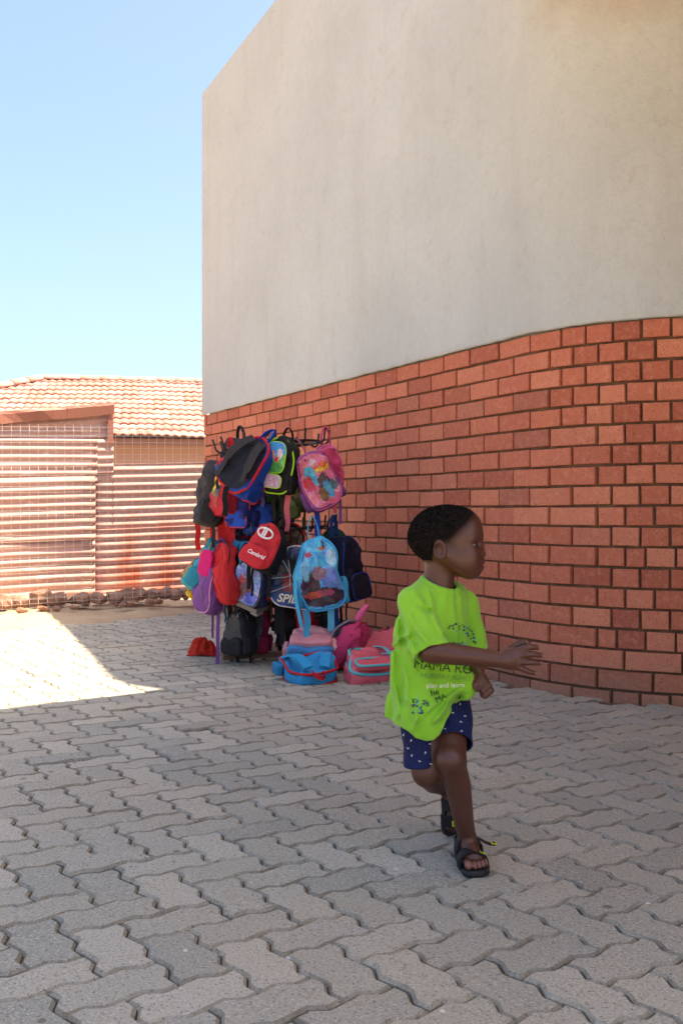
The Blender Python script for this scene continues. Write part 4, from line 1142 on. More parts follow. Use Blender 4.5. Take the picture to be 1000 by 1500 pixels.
def polygonize(fn, lo, hi, h, margin=.012):
    B = 12
    lo = arr(lo); hi = arr(hi)
    nb = np.ceil((hi-lo)/(h*B)).astype(int)
    n = nb*B+1
    D = np.empty(tuple(n), dtype=np.float32)
    bc = np.stack(np.meshgrid(*[np.arange(k) for k in nb], indexing='ij'), -1).reshape(-1, 3)
    cen = lo+(bc+.5)*h*B
    dc = fn(cen.astype(np.float32))
    act = np.abs(dc) < h*B*.87*1.25+margin
    for (i, j, k), d, a in zip(bc, dc, act):
        if not a: D[i*B:(i+1)*B+1, j*B:(j+1)*B+1, k*B:(k+1)*B+1] = .02 if d > 0 else -.02
    off = np.stack(np.meshgrid(*[np.arange(B+1)]*3, indexing='ij'), -1).reshape(-1, 3)
    ab = bc[act]
    for s in range(0, len(ab), 160):
        sub = ab[s:s+160]
        pts = (sub[:, None, :]*B+off[None]).reshape(-1, 3)
        val = fn((lo+pts*h).astype(np.float32))
        D[pts[:, 0], pts[:, 1], pts[:, 2]] = val
    ng = D < 0
    S = np.zeros(tuple(n-1), np.int8)
    for a in (0, 1):
        for b in (0, 1):
            for c in (0, 1):
                S += ng[a:n[0]-1+a, b:n[1]-1+b, c:n[2]-1+c]
    A = (S > 0) & (S < 8)
    cells = np.argwhere(A); idx = -np.ones(A.shape, np.int64); idx[A] = np.arange(len(cells))
    pos = np.zeros((len(cells), 3), np.float32); cnt = np.zeros(len(cells), np.float32)
    cor = [(a, b, c) for a in (0, 1) for b in (0, 1) for c in (0, 1)]
    for a in cor:
        for ax in range(3):
            if a[ax] == 1: continue
            b = list(a); b[ax] = 1
            ca = cells+np.array(a); cb = cells+np.array(b)
            da = D[ca[:, 0], ca[:, 1], ca[:, 2]]; db = D[cb[:, 0], cb[:, 1], cb[:, 2]]
            m = (da < 0) != (db < 0)
            t = np.where(m, da/np.where(m, da-db, 1), 0)
            p = np.array(a, np.float32)+np.zeros((len(cells), 3), np.float32); p[:, ax] += t
            pos += p*m[:, None]; cnt += m
    V = lo+h*(cells+pos/cnt[:, None])
    quads = []
    for ax in range(3):
        o1, o2 = [(1, 2), (2, 0), (0, 1)][ax]
        s0 = [slice(None)]*3; s1 = [slice(None)]*3
        s0[ax] = slice(0, -1); s1[ax] = slice(1, None)
        ch = ng[tuple(s0)] != ng[tuple(s1)]
        e_ = np.argwhere(ch)
        ok = (e_[:, o1] > 0) & (e_[:, o2] > 0) & (e_[:, o1] < n[o1]-1) & (e_[:, o2] < n[o2]-1); e_ = e_[ok]
        inside = ng[e_[:, 0], e_[:, 1], e_[:, 2]]
        q = []
        for (u, v) in ((-1, -1), (0, -1), (0, 0), (-1, 0)):
            c_ = e_.copy(); c_[:, o1] += u; c_[:, o2] += v
            q.append(idx[c_[:, 0], c_[:, 1], c_[:, 2]])
        q = np.stack(q, 1); q[~inside] = q[~inside][:, ::-1]
        quads.append(q)
    return V, np.concatenate(quads)
def sdf_object(name, fn, lo, hi, h, mat, parent, margin=.012, colour=None):
    V, Q = polygonize(fn, lo, hi, h, margin)
    me = bpy.data.meshes.new(name)
    me.vertices.add(len(V)); me.vertices.foreach_set('co', (V-arr(parent.location)).astype(np.float32).ravel())
    me.loops.add(len(Q)*4); me.loops.foreach_set('vertex_index', Q.astype(np.int32).ravel())
    me.polygons.add(len(Q)); me.polygons.foreach_set('loop_start', np.arange(0, len(Q)*4, 4, dtype=np.int32))
    me.polygons.foreach_set('loop_total', np.full(len(Q), 4, dtype=np.int32)) if False else None
    me.update(calc_edges=True); me.validate()
    me.polygons.foreach_set('use_smooth', [True]*len(me.polygons))
    if colour is not None:
        at = me.color_attributes.new('tone', 'FLOAT_COLOR', 'POINT')
        cc = colour(V.astype(np.float32)); at.data.foreach_set('color', np.concatenate([cc, np.ones((len(cc), 1), np.float32)], 1).astype(np.float32).ravel())
    me.materials.append(mat)
    o = bpy.data.objects.new(name, me); C.objects.link(o); o.parent = parent
    return o, V, Q

# ------------------------------------------------------------------ the child
BY = 2.42
boy = empty('person', (.25, BY, 0))
tag(boy, 'running child in lime green t-shirt, navy shorts and black sandals', 'person')
KH = .13*BY/F
HO = P(655, 792.4, BY)
yaw_h = math.radians(-11)
HX = Vector((math.cos(yaw_h), math.sin(yaw_h), 0)); HYv = Vector((-HX.y, HX.x, 0)); HZ = Vector((0, 0, 1))
def hd(cx, cy, side=0.0):
    """head point from the enlarged profile: cx, cy profile pixels, side = metres to the child's left"""
    return HO+HX*((cx-500)*KH)+HZ*((480-cy)*KH)+HYv*side
RH = np.array([list(HX), list(HYv), list(HZ)], dtype=np.float32).T
HS = .92            # head size relative to the enlarged profile
def hs(Q): return arr(HO)+(Q-arr(HO))/HS
def hp_(v): return HO+(Vector(v)-HO)*HS
def cranium(Q):
    d = sd_ell(Q, hd(478, 405), (.0845, .0665, .071), RH)
    d = smin(d, sd_ell(Q, hd(330, 470), (.053, .056, .054), RH), .03)
    return d
def head(Q):
    d = cranium(Q)
    d = smin(d, sd_ell(Q, hd(770, 350), (.032, .048, .048), RH), .03)      # forehead
    d = smin(d, sd_ell(Q, hd(690, 620), (.043, .050, .052), RH), .03)      # mid face
    for s in (-1, 1):
        d = smin(d, sd_ell(Q, hd(745, 690, s*.026), (.032, .027, .034), RH), .02)   # cheeks
        d = smin(d, sd_cap(Q, hd(520, 660, s*.046), hd(760, 855, s*.018), .017, .016), .03)   # jaw
        d = smin(d, sd_cap(Q, hd(872, 425, s*.010), hd(800, 440, s*.042), .0085, .007), .014)   # brow
        d = smax(d, -sd_ell(Q, hd(905, 508, s*.031), (.017, .0155, .0095), RH), .012)            # socket
        d = smin(d, sd_ell(Q, hd(818, 518, s*.0275), (.0128, .0125, .0112), RH), .004)           # lids
        d = smax(d, -sd_ell(Q, hd(862, 520, s*.0325), (.0125, .0125, .0035), RH), .0015)         # slit
    d = smin(d, sd_ell(Q, hd(815, 865), (.0165, .019, .0125), RH), .016)     # chin
    d = smin(d, sd_cap(Q, hd(876, 500), hd(908, 612), .0058, .0082), .010)   # nose bridge
    d = smin(d, sd_ell(Q, hd(922, 642), (.0092, .0095, .0076), RH), .007)     # tip
    for s in (-1, 1):
        d = smin(d, sd_ell(Q, hd(892, 657, s*.0115), (.0085, .0066, .0066), RH), .005)
        d = smax(d, -sd_ell(Q, hd(914, 680, s*.0062), (.0042, .0032, .0036), RH), .002)
    d = smin(d, sd_ell(Q, hd(858, 765), (.017, .026, .021), RH), .012)         # muzzle
    d = smin(d, sd_ell(Q, hd(912, 735), (.0098, .0185, .0076), RH), .004)      # upper lip
    d = smin(d, sd_ell(Q, hd(902, 797), (.0092, .0168, .0078), RH), .004)      # lower lip
    d = smax(d, -sd_ell(Q, hd(950, 767), (.0165, .024, .0013), RH), .0025)       # mouth line
    # ears
    for s in (-1, 1):
        ec = hd(440, 572, s*.0665)
        ER = Matrix.Rotation(s*math.radians(16), 3, HZ) @ Matrix.Rotation(math.radians(-8), 3, HYv)
        A = np.array([list(ER @ HX), list(ER @ HYv), list(ER @ HZ)], dtype=np.float32).T
        q = (Q-arr(ec)) @ A
        ring_ = np.sqrt((np.sqrt((q[:, 0]/.0148)**2+((q[:, 2]-.003*0)/.0205)**2+1e-9)-1)**2*.0165**2+(q[:, 1]-s*.003)**2)-.0037
        disk = sd_ell(Q, ec-ER @ HYv*(s*.001), (.0142, .0026, .0200), A)
        lobe = sd_ell(Q, ec+ER @ (HX*.008-HZ*.0195), (.0068, .0042, .0072), A)
        anti = np.sqrt((np.sqrt(((q[:, 0]-.001)/.0085)**2+((q[:, 2]-.001)/.0135)**2+1e-9)-1)**2*.0105**2+(q[:, 1]-s*.0015)**2)-.0022
        ear = smin(smin(ring_, disk, .0022), smin(lobe, anti, .0015), .0025)
        ear = smax(ear, -sd_ell(Q, ec+ER @ (HX*.0042-HZ*.0035+HYv*(s*.004)), (.0062, .0062, .0090), A), .002)
        ear = smin(ear, sd_ell(Q, ec+ER @ (HX*.0125-HZ*.005), (.004, .004, .0055), A), .004)
        d = smin(d, ear, .005)
    return d
# body joints
NK = hd(430, 800); NB = hd(395, 1130)
FV = Vector((.77, -.64, 0)); RV = Vector((-.64, -.77, 0))
TC = lambda py, cx, Y=BY+.01: P(cx, py, Y)
SHR = P(602, 884, 2.365); SHL = P(681, 886, 2.495)
ELR = P(632, 954, 2.285); WRR = P(737, 967, 2.235)
ELL = P(692, 966, 2.485); WRL = P(699, 992, 2.385)
HPR = P(613, 1035, 2.40); HPL = P(656, 1030, 2.47)
KNR = P(625, 1131, 2.385); ANR = P(653, 1153, 2.575)
KNL = P(660, 1112, 2.345); ANL = P(686, 1236, 2.415)
# feet frames: origin at the heel on the sole, f = towards toes, r = towards the little toe, u = up from the sole
class Foot:
    def __init__(s, o, f, u, side):
        s.o = Vector(o); s.f = Vector(f).normalized(); u = Vector(u); s.u = (u-s.f*u.dot(s.f)).normalized(); s.r = s.f.cross(s.u)*side
    def p(s, a, b, c): return s.o+s.f*a+s.r*b+s.u*c
FL_ = Foot((.302, 2.452, .0), (.10, -1, 0), (0, 0, 1), -1)        # planted left foot
FR_ = Foot((P(654, 1146, 2.605)), (.08, .12, -1), (.62, -.80, -.05), 1)   # lifted right foot
if FL_.r.x < 0: FL_.r = -FL_.r
if FR_.r.x > 0: FR_.r = -FR_.r
FSC = 1.0
def foot_sdf(Q, ft, an):
    z0 = .014
    d = sd_ell(Q, ft.p(.024, 0, z0+.021), (.024, .023, .022))
    d = smin(d, sd_cap(Q, an, ft.p(.045, 0, z0+.034), .0225, .021), .02)
    d = smin(d, sd_cap(Q, ft.p(.045, 0, z0+.032), ft.p(.09, .002, z0+.019), .0225, .017), .016)
    d = smin(d, sd_cap(Q, ft.p(.088, -.014, z0+.015), ft.p(.09, .018, z0+.012), .0145, .0115), .012)
    d = smin(d, sd_cap(Q, ft.p(.03, .006, z0+.014), ft.p(.085, .012, z0+.012), .016, .013), .015)
    toes = [(-.0185, .130, .0092, .098), (-.003, .131, .0062, .1), (.0085, .127, .0058, .098), (.0185, .121, .0055, .095), (.0275, .113, .0052, .09)]
    for b, L, r, st in toes:
        t = smin(sd_cap(Q, ft.p(st, b, z0+.0125), ft.p((st+L)/2+.004, b, z0+.0135), r*.95, r*.92), sd_cap(Q, ft.p((st+L)/2+.004, b, z0+.0135), ft.p(L-r*.6, b, z0+r*.95), r*.92, r), .003)
        d = smin(d, t, .003)
    return d
def fingers(Q, d, chains, k=.004):
    for pts, rs in chains:
        d = smin(d, sd_chain(Q, pts, rs), k)
    return d
# right hand, spread, back of the hand to the viewer
hp = lambda x, y, Y: P(x, y, Y)
yh = 2.228
R_FINGERS = [
    ([hp(759,953,yh+.004), hp(769,949,yh-.002), hp(778,947.5,yh-.002), hp(787,948.5,yh+.004)], [.0082,.0074,.0068,.0060]),
    ([hp(761,961,yh), hp(772,958.5,yh-.006), hp(782,958.5,yh-.005), hp(792,960,yh+.002)], [.0084,.0076,.007,.0061]),
    ([hp(761,970,yh), hp(772,970,yh-.006), hp(781,970.5,yh-.005), hp(790,971.5,yh+.001)], [.0080,.0074,.0067,.0059]),
    ([hp(758,977,yh+.003), hp(767,981,yh-.001), hp(775,984.5,yh), hp(783,986,yh+.005)], [.0072,.0064,.0058,.0052]),
    ([hp(744,955,yh+.022), hp(752,947,yh+.03), hp(762,942,yh+.035), hp(769,941,yh+.038)], [.0095,.0085,.0075,.0065]),
]
def hand_R(Q):
    d = sd_ell(Q, hp(752, 965, yh+.006), (.0225, .0135, .0215))
    d = smin(d, sd_cap(Q, WRR, hp(748, 966, yh+.006), .0165, .0165), .012)
    d = smin(d, sd_cap(Q, hp(746, 958, yh+.012), hp(760, 956, yh+.006), .012, .0095), .01)
    d = smin(d, sd_cap(Q, hp(744, 972, yh+.008), hp(757, 975, yh+.004), .012, .0085), .01)
    return fingers(Q, d, R_FINGERS)
yl = 2.345
L_FINGERS = []
for k, (x0, y0) in enumerate(((701, 988), (706, 993), (710.5, 999), (713.5, 1006))):
    dx, dy = .80, .58
    a = hp(x0, y0, yl+.012); b = hp(x0+4.5, y0+5.5, yl-.012); c = hp(x0-3.5, y0+13, yl-.016); e_ = hp(x0-7, y0+12, yl+.006)
    L_FINGERS.append(([a, b, c, e_], [.0090, .0086, .0078, .0066]))
L_FINGERS.append(([hp(693, 993, yl+.004), hp(694, 1003, yl-.012), hp(699, 1009, yl-.020)], [.0095, .0086, .0072]))
def hand_L(Q):
    d = sd_ell(Q, hp(701, 998, yl+.014), (.021, .02, .021))
    d = smin(d, sd_cap(Q, WRL, hp(701, 996, yl+.015), .0175, .017), .012)
    return fingers(Q, d, L_FINGERS, .003)
def body(Q):
    d = local(Q, HO+Vector((.01,0,-.02)), .145, lambda q: head(hs(q))*HS)
    d = smin(d, sd_cap(Q, NK, NB, .0325, .0355), .02)
    d = smin(d, sd_cap(Q, hd(370, 700), hd(345, 1130), .022, .030), .02)                   # nape
    d = smin(d, sd_cap(Q, SHR, SHL, .024, .022), .03)
    d = smin(d, sd_ell(Q, TC(935, 634), (.056, .052, .08)), .03)
    d = smin(d, sd_ell(Q, TC(1015, 632), (.064, .062, .09)), .03)
    d = smin(d, sd_cap(Q, SHR, ELR, .026, .026), .015)
    mid = (ELR*.7+WRR*.3)
    d = smin(d, sd_chain(Q, [ELR, mid, WRR], [.0262, .0252, .0172]), .012)
    d = smin(d, local(Q, hp(760, 965, yh), .09, hand_R), .006)
    d = smin(d, sd_cap(Q, SHL, ELL, .020, .0235), .015)
    d = smin(d, sd_chain(Q, [ELL, ELL*.6+WRL*.4, WRL], [.0255, .0245, .018]), .012)
    d = smin(d, local(Q, hp(702, 1000, yl), .08, hand_L), .006)
    # legs
    d = smin(d, sd_cap(Q, HPR, KNR, .042, .0345), .02)
    calf = KNR*.65+ANR*.35+Vector((0, 0, -.006))
    d = smin(d, sd_chain(Q, [KNR, calf, ANR], [.0335, .032, .0215]), .012)
    d = smin(d, sd_cap(Q, HPL, KNL, .052, .0355), .02)
    calf = KNL*.68+ANL*.32+Vector((.004, .008, 0))
    d = smin(d, sd_chain(Q, [KNL, calf, KNL*.3+ANL*.7, ANL], [.0325, .0312, .0245, .0202]), .012)
    d = smin(d, sd_ell(Q, KNL+Vector((-.004, -.014, .002)), (.020, .018, .022)), .018)          # kneecap
    d = smin(d, local(Q, FL_.p(.07,0,.03), .13, lambda q: foot_sdf(q, FL_, ANL)), .01)
    d = smin(d, local(Q, FR_.p(.07,0,.03), .13, lambda q: foot_sdf(q, FR_, ANR)), .01)
    return d
# ---- skin
def hair_edge(cx, cy):
    line_front = (cx-np.interp(cy, [60, 120, 190, 260, 330, 420, 470], [800, 800, 772, 715, 640, 560, 505]))
    line_low = cy-np.interp(cx, [60, 200, 235, 330, 345, 480, 520, 560], [640, 700, 715, 700, 520, 455, 440, 430])
    return np.maximum(line_front, line_low)
SKIN = srgb(88,52,39)
def skin_tone(V):
    base = np.tile(arr(SKIN), (len(V), 1))
    def blend(c, r, colr, sc=(1, 1, 1), soft=.5):
        nonlocal base
        VV = hs(V) if (Vector(c)-HO).length < .13 else V
        dd = np.sqrt((((VV-arr(c))/arr(sc))**2).sum(1))/r
        k = np.clip((1-dd)/soft, 0, 1)[:, None]; base = base*(1-k)+arr(colr)*k
    blend(hd(905, 736), .0135, srgb(104,58,54), (1, 1.6, .6)); blend(hd(895, 798), .0135, srgb(128,74,70), (1, 1.5, .6))
    for pts, rs in R_FINGERS: blend(pts[-1]+Vector((.004, 0, 0)), .0085, srgb(150,112,100))
    for b, L, r in ((-.0185, .130, .0092), (-.003, .131, .0062), (.0085, .127, .0058), (.0185, .121, .0055), (.0275, .113, .0052)):
        blend(FL_.p(L, b, .026), r*1.5, srgb(150,92,74) if r > .008 else srgb(126,82,66))
    q = (V-arr(HO)) @ RH/HS; cx = q[:, 0]/KH+500; cy = 480-q[:, 2]/KH
    ed = hair_edge(cx, cy)*KH
    kk = np.clip((.040-ed)/.036, 0, 1)**1.5*(q[:, 2] > -.05)*np.clip((.071-np.abs(q[:, 1]))/.003, 0, 1)
    kk = kk*.93
    base = base*(1-kk[:, None])+arr(srgb(24,17,15))*kk[:, None]
    for s_ in (-1, 1):
        blend(hd(852, 432, s_*.027), .0145, srgb(58,36,28), (.9, 1.2, .24), .8)
        blend(hd(842, 500, s_*.034), .011, srgb(40,24,20), (1, 1, .22), .8)
    blend(hd(745, 690, -.05), .035, srgb(96,56,42), soft=1)
    blend(hd(455, 590, -.075), .02, srgb(90,54,42), soft=1)
    return base
def skin_material():
    m, nt, b = new_mat('skin'); n = N(nt)
    at = n.node('ShaderNodeAttribute', attribute_name='tone'); tc = n.node('ShaderNodeTexCoord'); v = tc.outputs['Object']
    n.link(n.mix(n.math('MULTIPLY', n.noise(v, 40, 4), .35), at.outputs['Color'], srgb(64,38,30)), b.inputs['Base Color'])
    sr = n.node('ShaderNodeSeparateColor'); n.link(at.outputs['Color'], sr.inputs[0])
    n.link(n.math('ADD', .04, n.math('MULTIPLY', n.math('MULTIPLY', n.math('SUBTRACT', sr.outputs[0], .014), 14.0, True), .4)), b.inputs['Specular IOR Level'])
    b.inputs['Roughness'].default_value = .42
    b.inputs['Subsurface Weight'].default_value = .06; b.inputs['Subsurface Radius'].default_value = (.01, .004, .002); b.inputs['Subsurface Scale'].default_value = .3
    n.bump(n.noise(v, 700, 2), .12, .0006, b)
    return m
body_o, BV, BQ = sdf_object('body', body, (.08, 2.17, -.01), (.48, 2.68, .90), .0019, skin_material(), boy, .014, skin_tone)
# ---- eyes
def ball(name, c, r, mat, parent, sc=(1, 1, 1), seg=20):
    bm = bmesh.new(); bmesh.ops.create_uvsphere(bm, u_segments=seg, v_segments=seg//2, radius=r)
    me = bpy.data.meshes.new(name); bm.to_mesh(me); bm.free(); me.materials.append(mat)
    me.polygons.foreach_set('use_smooth', [True]*len(me.polygons))
    o = obj_of(name, me, parent); o.location = Vector(c)-parent.location if parent.type == 'EMPTY' else Vector(c); o.scale = sc; return o
M_EYE = plain(srgb(140,126,116), .15, 0, 'eye_white'); M_IRIS = plain(srgb(20,12,9), .08, 0, 'iris')
for s in (-1, 1):
    e_ = ball('eye', hp_(hd(818, 520, s*.0272)), .0112*HS, M_EYE, boy)
    gz = (HX*.8+HYv*(s*.6)).normalized()
    i_ = ball('iris', gz*.0057, .0059, M_IRIS, e_); 
# ---- hair: a close-cropped cap that thins to nothing at the hairline
_rw = np.random.RandomState(5)
WK = [(_rw.normal(size=3)*w, _rw.uniform(0, 6)) for w in (520, 560, 600, 640, 700, 760) for _ in range(3)]
def curl(Q):
    s = 0
    for k_, p_ in WK: s = s+np.sin(Q @ k_.astype(np.float32)+p_)
    return s/len(WK)
def hair(Q):
    q = (Q-arr(HO)) @ RH
    cx = q[:, 0]/KH+500; cy = 480-q[:, 2]/KH
    # hairline: signed profile distance (positive = inside the hair)
    line_front = (cx-np.interp(cy, [60, 120, 190, 260, 330, 420, 470], [800, 800, 772, 715, 640, 560, 505]))    # >0 in front
    line_low = cy-np.interp(cx, [60, 200, 235, 330, 345, 480, 520, 560], [640, 700, 715, 700, 520, 455, 440, 430])
    # at the back of the head the side distance does not matter; the far ear mirrors the near one
    edge = np.maximum(line_front, line_low)*KH
    t = np.clip(-edge/.032, -1, 1)
    thick = np.where(t > 0, .0004+.0066*np.clip(t, 0, 1)**.8, -.004+.0045*(t+1)*0)
    thick = np.where(t > 0, thick, .0008+t*.02)
    return smin(cranium(Q), sd_ell(Q, hd(770, 350), (.032, .048, .048), RH), .03)-thick+curl(Q)*.0036*np.clip(t*3, 0, 1)
def hair_material():
    m, nt, b = new_mat('cropped_hair'); n = N(nt)
    tc = n.node('ShaderNodeTexCoord'); v = tc.outputs['Object']
    n.link(n.ramp(n.noise(v, 260, 3), [(.35, srgb(10,8,7)), (.7, srgb(34,26,22))]), b.inputs['Base Color'])
    b.inputs['Roughness'].default_value = .72; b.inputs['Specular IOR Level'].default_value = .15
    n.bump(n.noise(v, 330, 3, .7), .9, .003, b)
    return m
hair_o, AV, AQ = sdf_object('hair', lambda q: hair(hs(q))*HS, HO+Vector((-.115,-.1,-.07)), HO+Vector((.11,.1,.11)), .0016, hair_material(), boy, .01)
def tufts():
    """tight little curls standing off the scalp, thinning out past the hairline"""
    rng = np.random.RandomState(3)
    V = BV[(BV[:, 2] > HO.z-.06)]
    q = (V-arr(HO)) @ RH/HS
    ed = hair_edge(q[:, 0]/KH+500, 480-q[:, 2]/KH)*KH
    thin = np.clip((.016-ed)/.018, 0, 1)**2*(np.abs(q[:, 1]) < .0685)
    inner = ed < -.004
    src = np.concatenate([AV[rng.choice(len(AV), 9000)], V[rng.rand(len(V)) < thin*.5]])
    on_hair = np.arange(len(src)) < 9000
    qq = (src-arr(HO)) @ RH/HS
    e2 = hair_edge(qq[:, 0]/KH+500, 480-qq[:, 2]/KH)*KH
    keep = ~(on_hair & (e2 > .002)); src = src[keep]; e2 = e2[keep]
    cen = arr(hd(490, 430)); out = src-cen; out /= np.linalg.norm(out, axis=1)[:, None]
    v = []; f = []
    sz = .0011+.0011*np.clip(-e2/.03, 0, 1)
    for p, o_, s_ in zip(src, out, sz):
        a = rng.normal(size=3); a -= o_*(a @ o_)*.6; a /= np.linalg.norm(a); b = np.cross(o_, a); b /= np.linalg.norm(b)
        k = len(v); h_ = s_*rng.uniform(.5, 1.5)
        v += [p-o_*.0008-b*.0003, p-o_*.0008+b*.0004, p+o_*h_*.7+a*s_*.8, p+o_*h_*1.1+a*s_*.3+b*s_*.9, p+o_*h_*.5-a*s_*.6+b*s_*1.2]
        f += [(k, k+1, k+2), (k+1, k+3, k+2), (k+1, k+4, k+3)]
    o = link_mesh('curls', [x-arr(boy.location) for x in v], f, hair_o.data.materials[0], boy); tag(o, kind='stuff', label='tight black curls cropped close to the head')
tufts()

# ------------------------------------------------------------------ t-shirt
RT = np.array([list(RV), list(FV), [0, 0, 1]], dtype=np.float32).T
TOR = [(846, 652, .046, .042, .0), (862, 642, .074, .054, 0), (884, 636, .099, .070, 0), (915, 632.5, .109, .082, .0), (955, 630, .111, .090, 0), (1000, 629, .113, .096, 0), (1040, 628, .115, .101, 0), (1100, 627, .118, .105, 0)]
TZ = arr([HC-(r[0]-750)*BY/F for r in TOR][::-1])
TX = arr([(r[1]-500)*BY/F for r in TOR][::-1]); TA = arr([r[2]*.95 for r in TOR][::-1]); TBb = arr([r[3]*.93 for r in TOR][::-1])
SLR_E = P(634, 957, 2.283); SLL_E = P(692, 951, 2.505)
ADR = (SLR_E-SHR).normalized(); ADL = (SLL_E-SHL).normalized()
def torso_d(Q, inset=0.0):
    z = Q[:, 2]
    cx = np.interp(z, TZ, TX).astype(np.float32); a = np.interp(z, TZ, TA).astype(np.float32)-inset; b = np.interp(z, TZ, TBb).astype(np.float32)-inset
    q = np.stack([Q[:, 0]-cx, Q[:, 1]-(BY+.012)], 1)
    u = q[:, 0]*RV.x+q[:, 1]*RV.y; v = q[:, 0]*FV.x+q[:, 1]*FV.y
    k0 = np.sqrt((u/a)**2+(v/b)**2)+1e-9; k1 = np.sqrt((u/(a*a))**2+(v/(b*b))**2)+1e-9
    return k0*(k0-1)/k1, u, v
FIST = P(694, 1008, 2.34)
CREASES = [((607,866),(632,894),2.6), ((624,866),(638,890),2.4), ((588,874),(601,956),3.2), ((600,900),(625,945),3), ((630,898),(653,927),2.6), ((571,946),(600,930),3.5),
    ((573,955),(583,1052),4), ((589,962),(597,1030),3.6), ((597,1022),(612,1060),4), ((604,1074),(612,1050),3), ((632,1058),(674,1010),4.5), ((622,1046),(664,1012),3.5), ((655,1030),(688,1020),3.5), ((610,985),(600,940),3),
    ((580,905),(586,950),3)]
def creases(Q):
    px = 500+Q[:, 0]*F/Q[:, 1]; py = 750-(Q[:, 2]-HC)*F/Q[:, 1]
    f = np.zeros(len(Q), np.float32)
    for (a, b, A) in CREASES:
        ax, ay = a; dx, dy = b[0]-ax, b[1]-ay; L = math.hypot(dx, dy)
        t = ((px-ax)*dx+(py-ay)*dy)/L; s_ = (-(px-ax)*dy+(py-ay)*dx)/L
        s_ = s_+2.5*np.sin(t*.09+ax)
        m = np.clip(t/8+.5, 0, 1)*np.clip((L-t)/8+.5, 0, 1)
        f += (A*.0021*(np.exp(-(s_/4.0)**2)-.7*np.exp(-((s_-8)/5.0)**2))*m).astype(np.float32)
    return f*np.clip((2.45-Q[:, 1])*60, 0, 1)
def folds_f(Q, u, v):
    z = Q[:, 2]
    ang = np.arctan2(v, u)
    low = np.clip((.78-z)/.25, 0, 1)
    f = .0045*low*np.sin(ang*7+3.0*np.sin(z*9)+1.2)+.0028*low*np.sin(ang*13+z*14)
    # pulls radiating from the fist
    dx = Q[:, 0]-FIST.x; dz = z-FIST.z; r = np.sqrt(dx*dx+dz*dz)
    th = np.arctan2(dz, -dx)
    fr = np.clip(1-r/.16, 0, 1)*np.clip(-(Q[:, 1]-(BY+.03))*30, 0, 1)
    f = f+.0065*fr*np.sin(th*9+.8)*np.clip(r/.03, 0, 1)
    # drag lines below the near sleeve
    sx = Q[:, 0]-(P(585, 950, BY)).x; sz = z-P(585, 950, BY).z
    w = np.clip(1-np.sqrt(sx*sx+sz*sz)/.10, 0, 1)
    f = f+.0048*w*np.sin((sx*.8+sz*.55)*150)
    # shallow creases over the chest
    f = f+.0018*np.sin(z*60+Q[:, 0]*45+4*np.sin(Q[:, 0]*22))*np.clip((z-.58)*6, 0, 1)*np.clip((.8-z)*10, 0, 1)
    return f
HEMX = arr([(x-500)*2.36/F for x in (540, 568, 596, 607, 622, 632, 642, 652, 664, 680, 700, 730)])
HEMZ = arr([HC-(y-750)*2.36/F for y in (1056, 1058, 1066, 1076, 1080, 1078, 1070, 1052, 1036, 1026, 1022, 1022)])
def shirt_parts(Q):
    d, u, v = torso_d(Q)
    d = d-folds_f(Q, u, v)
    d = smin(d, sd_ell(Q, P(683, 1003, 2.355), (.026, .03, .034)), .03)        # gathered lump where the fist bunches the hem
    d = smin(d, sd_ell(Q, P(622, 1052, 2.335), (.040, .025, .05)), .04)        # loose tail in front
    d = smin(d, sd_cap(Q, P(628, 858, 2.42), SHR+Vector((.008,.008,.006)), .026, .034), .03)
    d = smin(d, sd_cap(Q, P(655, 862, 2.45), SHL+Vector((-.008,-.008,.004)), .026, .032), .03)
    d = smax(d, (Q-arr(NECKC)) @ arr(nz_)-.001, .008)
    out = [d]
    for (sh, e_, ad, r0, r1, kf) in ((SHR, SLR_E, ADR, .035, .0455, 1), (SHL, SLL_E, ADL, .034, .041, .6)):
        s_ = sd_cap(Q, sh, e_+ad*.03, r0, r1)
        t_ = (Q-arr(sh)) @ arr(ad)
        side_ = (Q-arr(sh)) @ arr(ad.cross(Vector((0,1,0))).normalized())
        s_ = s_-kf*(.0026*np.sin(t_*70+side_*75)+.0020*np.sin(side_*170-t_*40+1))*np.clip(t_*25, 0, 1)
        pl = (Q-arr(e_)) @ arr(ad)
        out.append((s_, pl))
    return out
NECKC = P(645, 853, 2.42); 
NUP = (Vector((-.30, .05, 1)) + FV*.35*0).normalized()
nz_ = (FV*.42+Vector((0, 0, 1))).normalized(); nx_ = (FV-nz_*FV.dot(nz_)).normalized(); ny_ = nz_.cross(nx_)
NECKR = np.array([list(nx_), list(ny_), list(nz_)], dtype=np.float32).T
def shirt_fixed(Q):
    th = .0062
    d, (s1, p1), (s2, p2) = shirt_parts(Q)
    o = smin(smin(d, smax(s1, p1, .002), .016), smax(s2, p2, .002), .016)
    cr = creases(Q); o = o-cr; d = d-cr; s1 = s1-cr; s2 = s2-cr
    inn = np.minimum(smin(d, np.maximum(s1, p1+.02), .016), smin(d, np.maximum(s2, p2+.02), .016))+th
    inn = np.minimum(inn, np.minimum(np.maximum(s1+th, p1-.004), np.maximum(s2+th, p2-.004)))
    d = np.maximum(o, -inn)
    hem = np.interp(Q[:, 0], HEMX, HEMZ).astype(np.float32)-Q[:, 2]
    d = smax(d, hem, .002)
    nk = sd_cap(Q, NECKC-nz_*.012, NECKC+nz_*.14, .0405, .05)
    d = smax(d, -nk, .002)
    col = np.maximum(np.abs(nk-.0045)-.0062, np.abs(o+.0008)-.0034)
    d = smin(d, col.astype(np.float32), .0012)
    return d
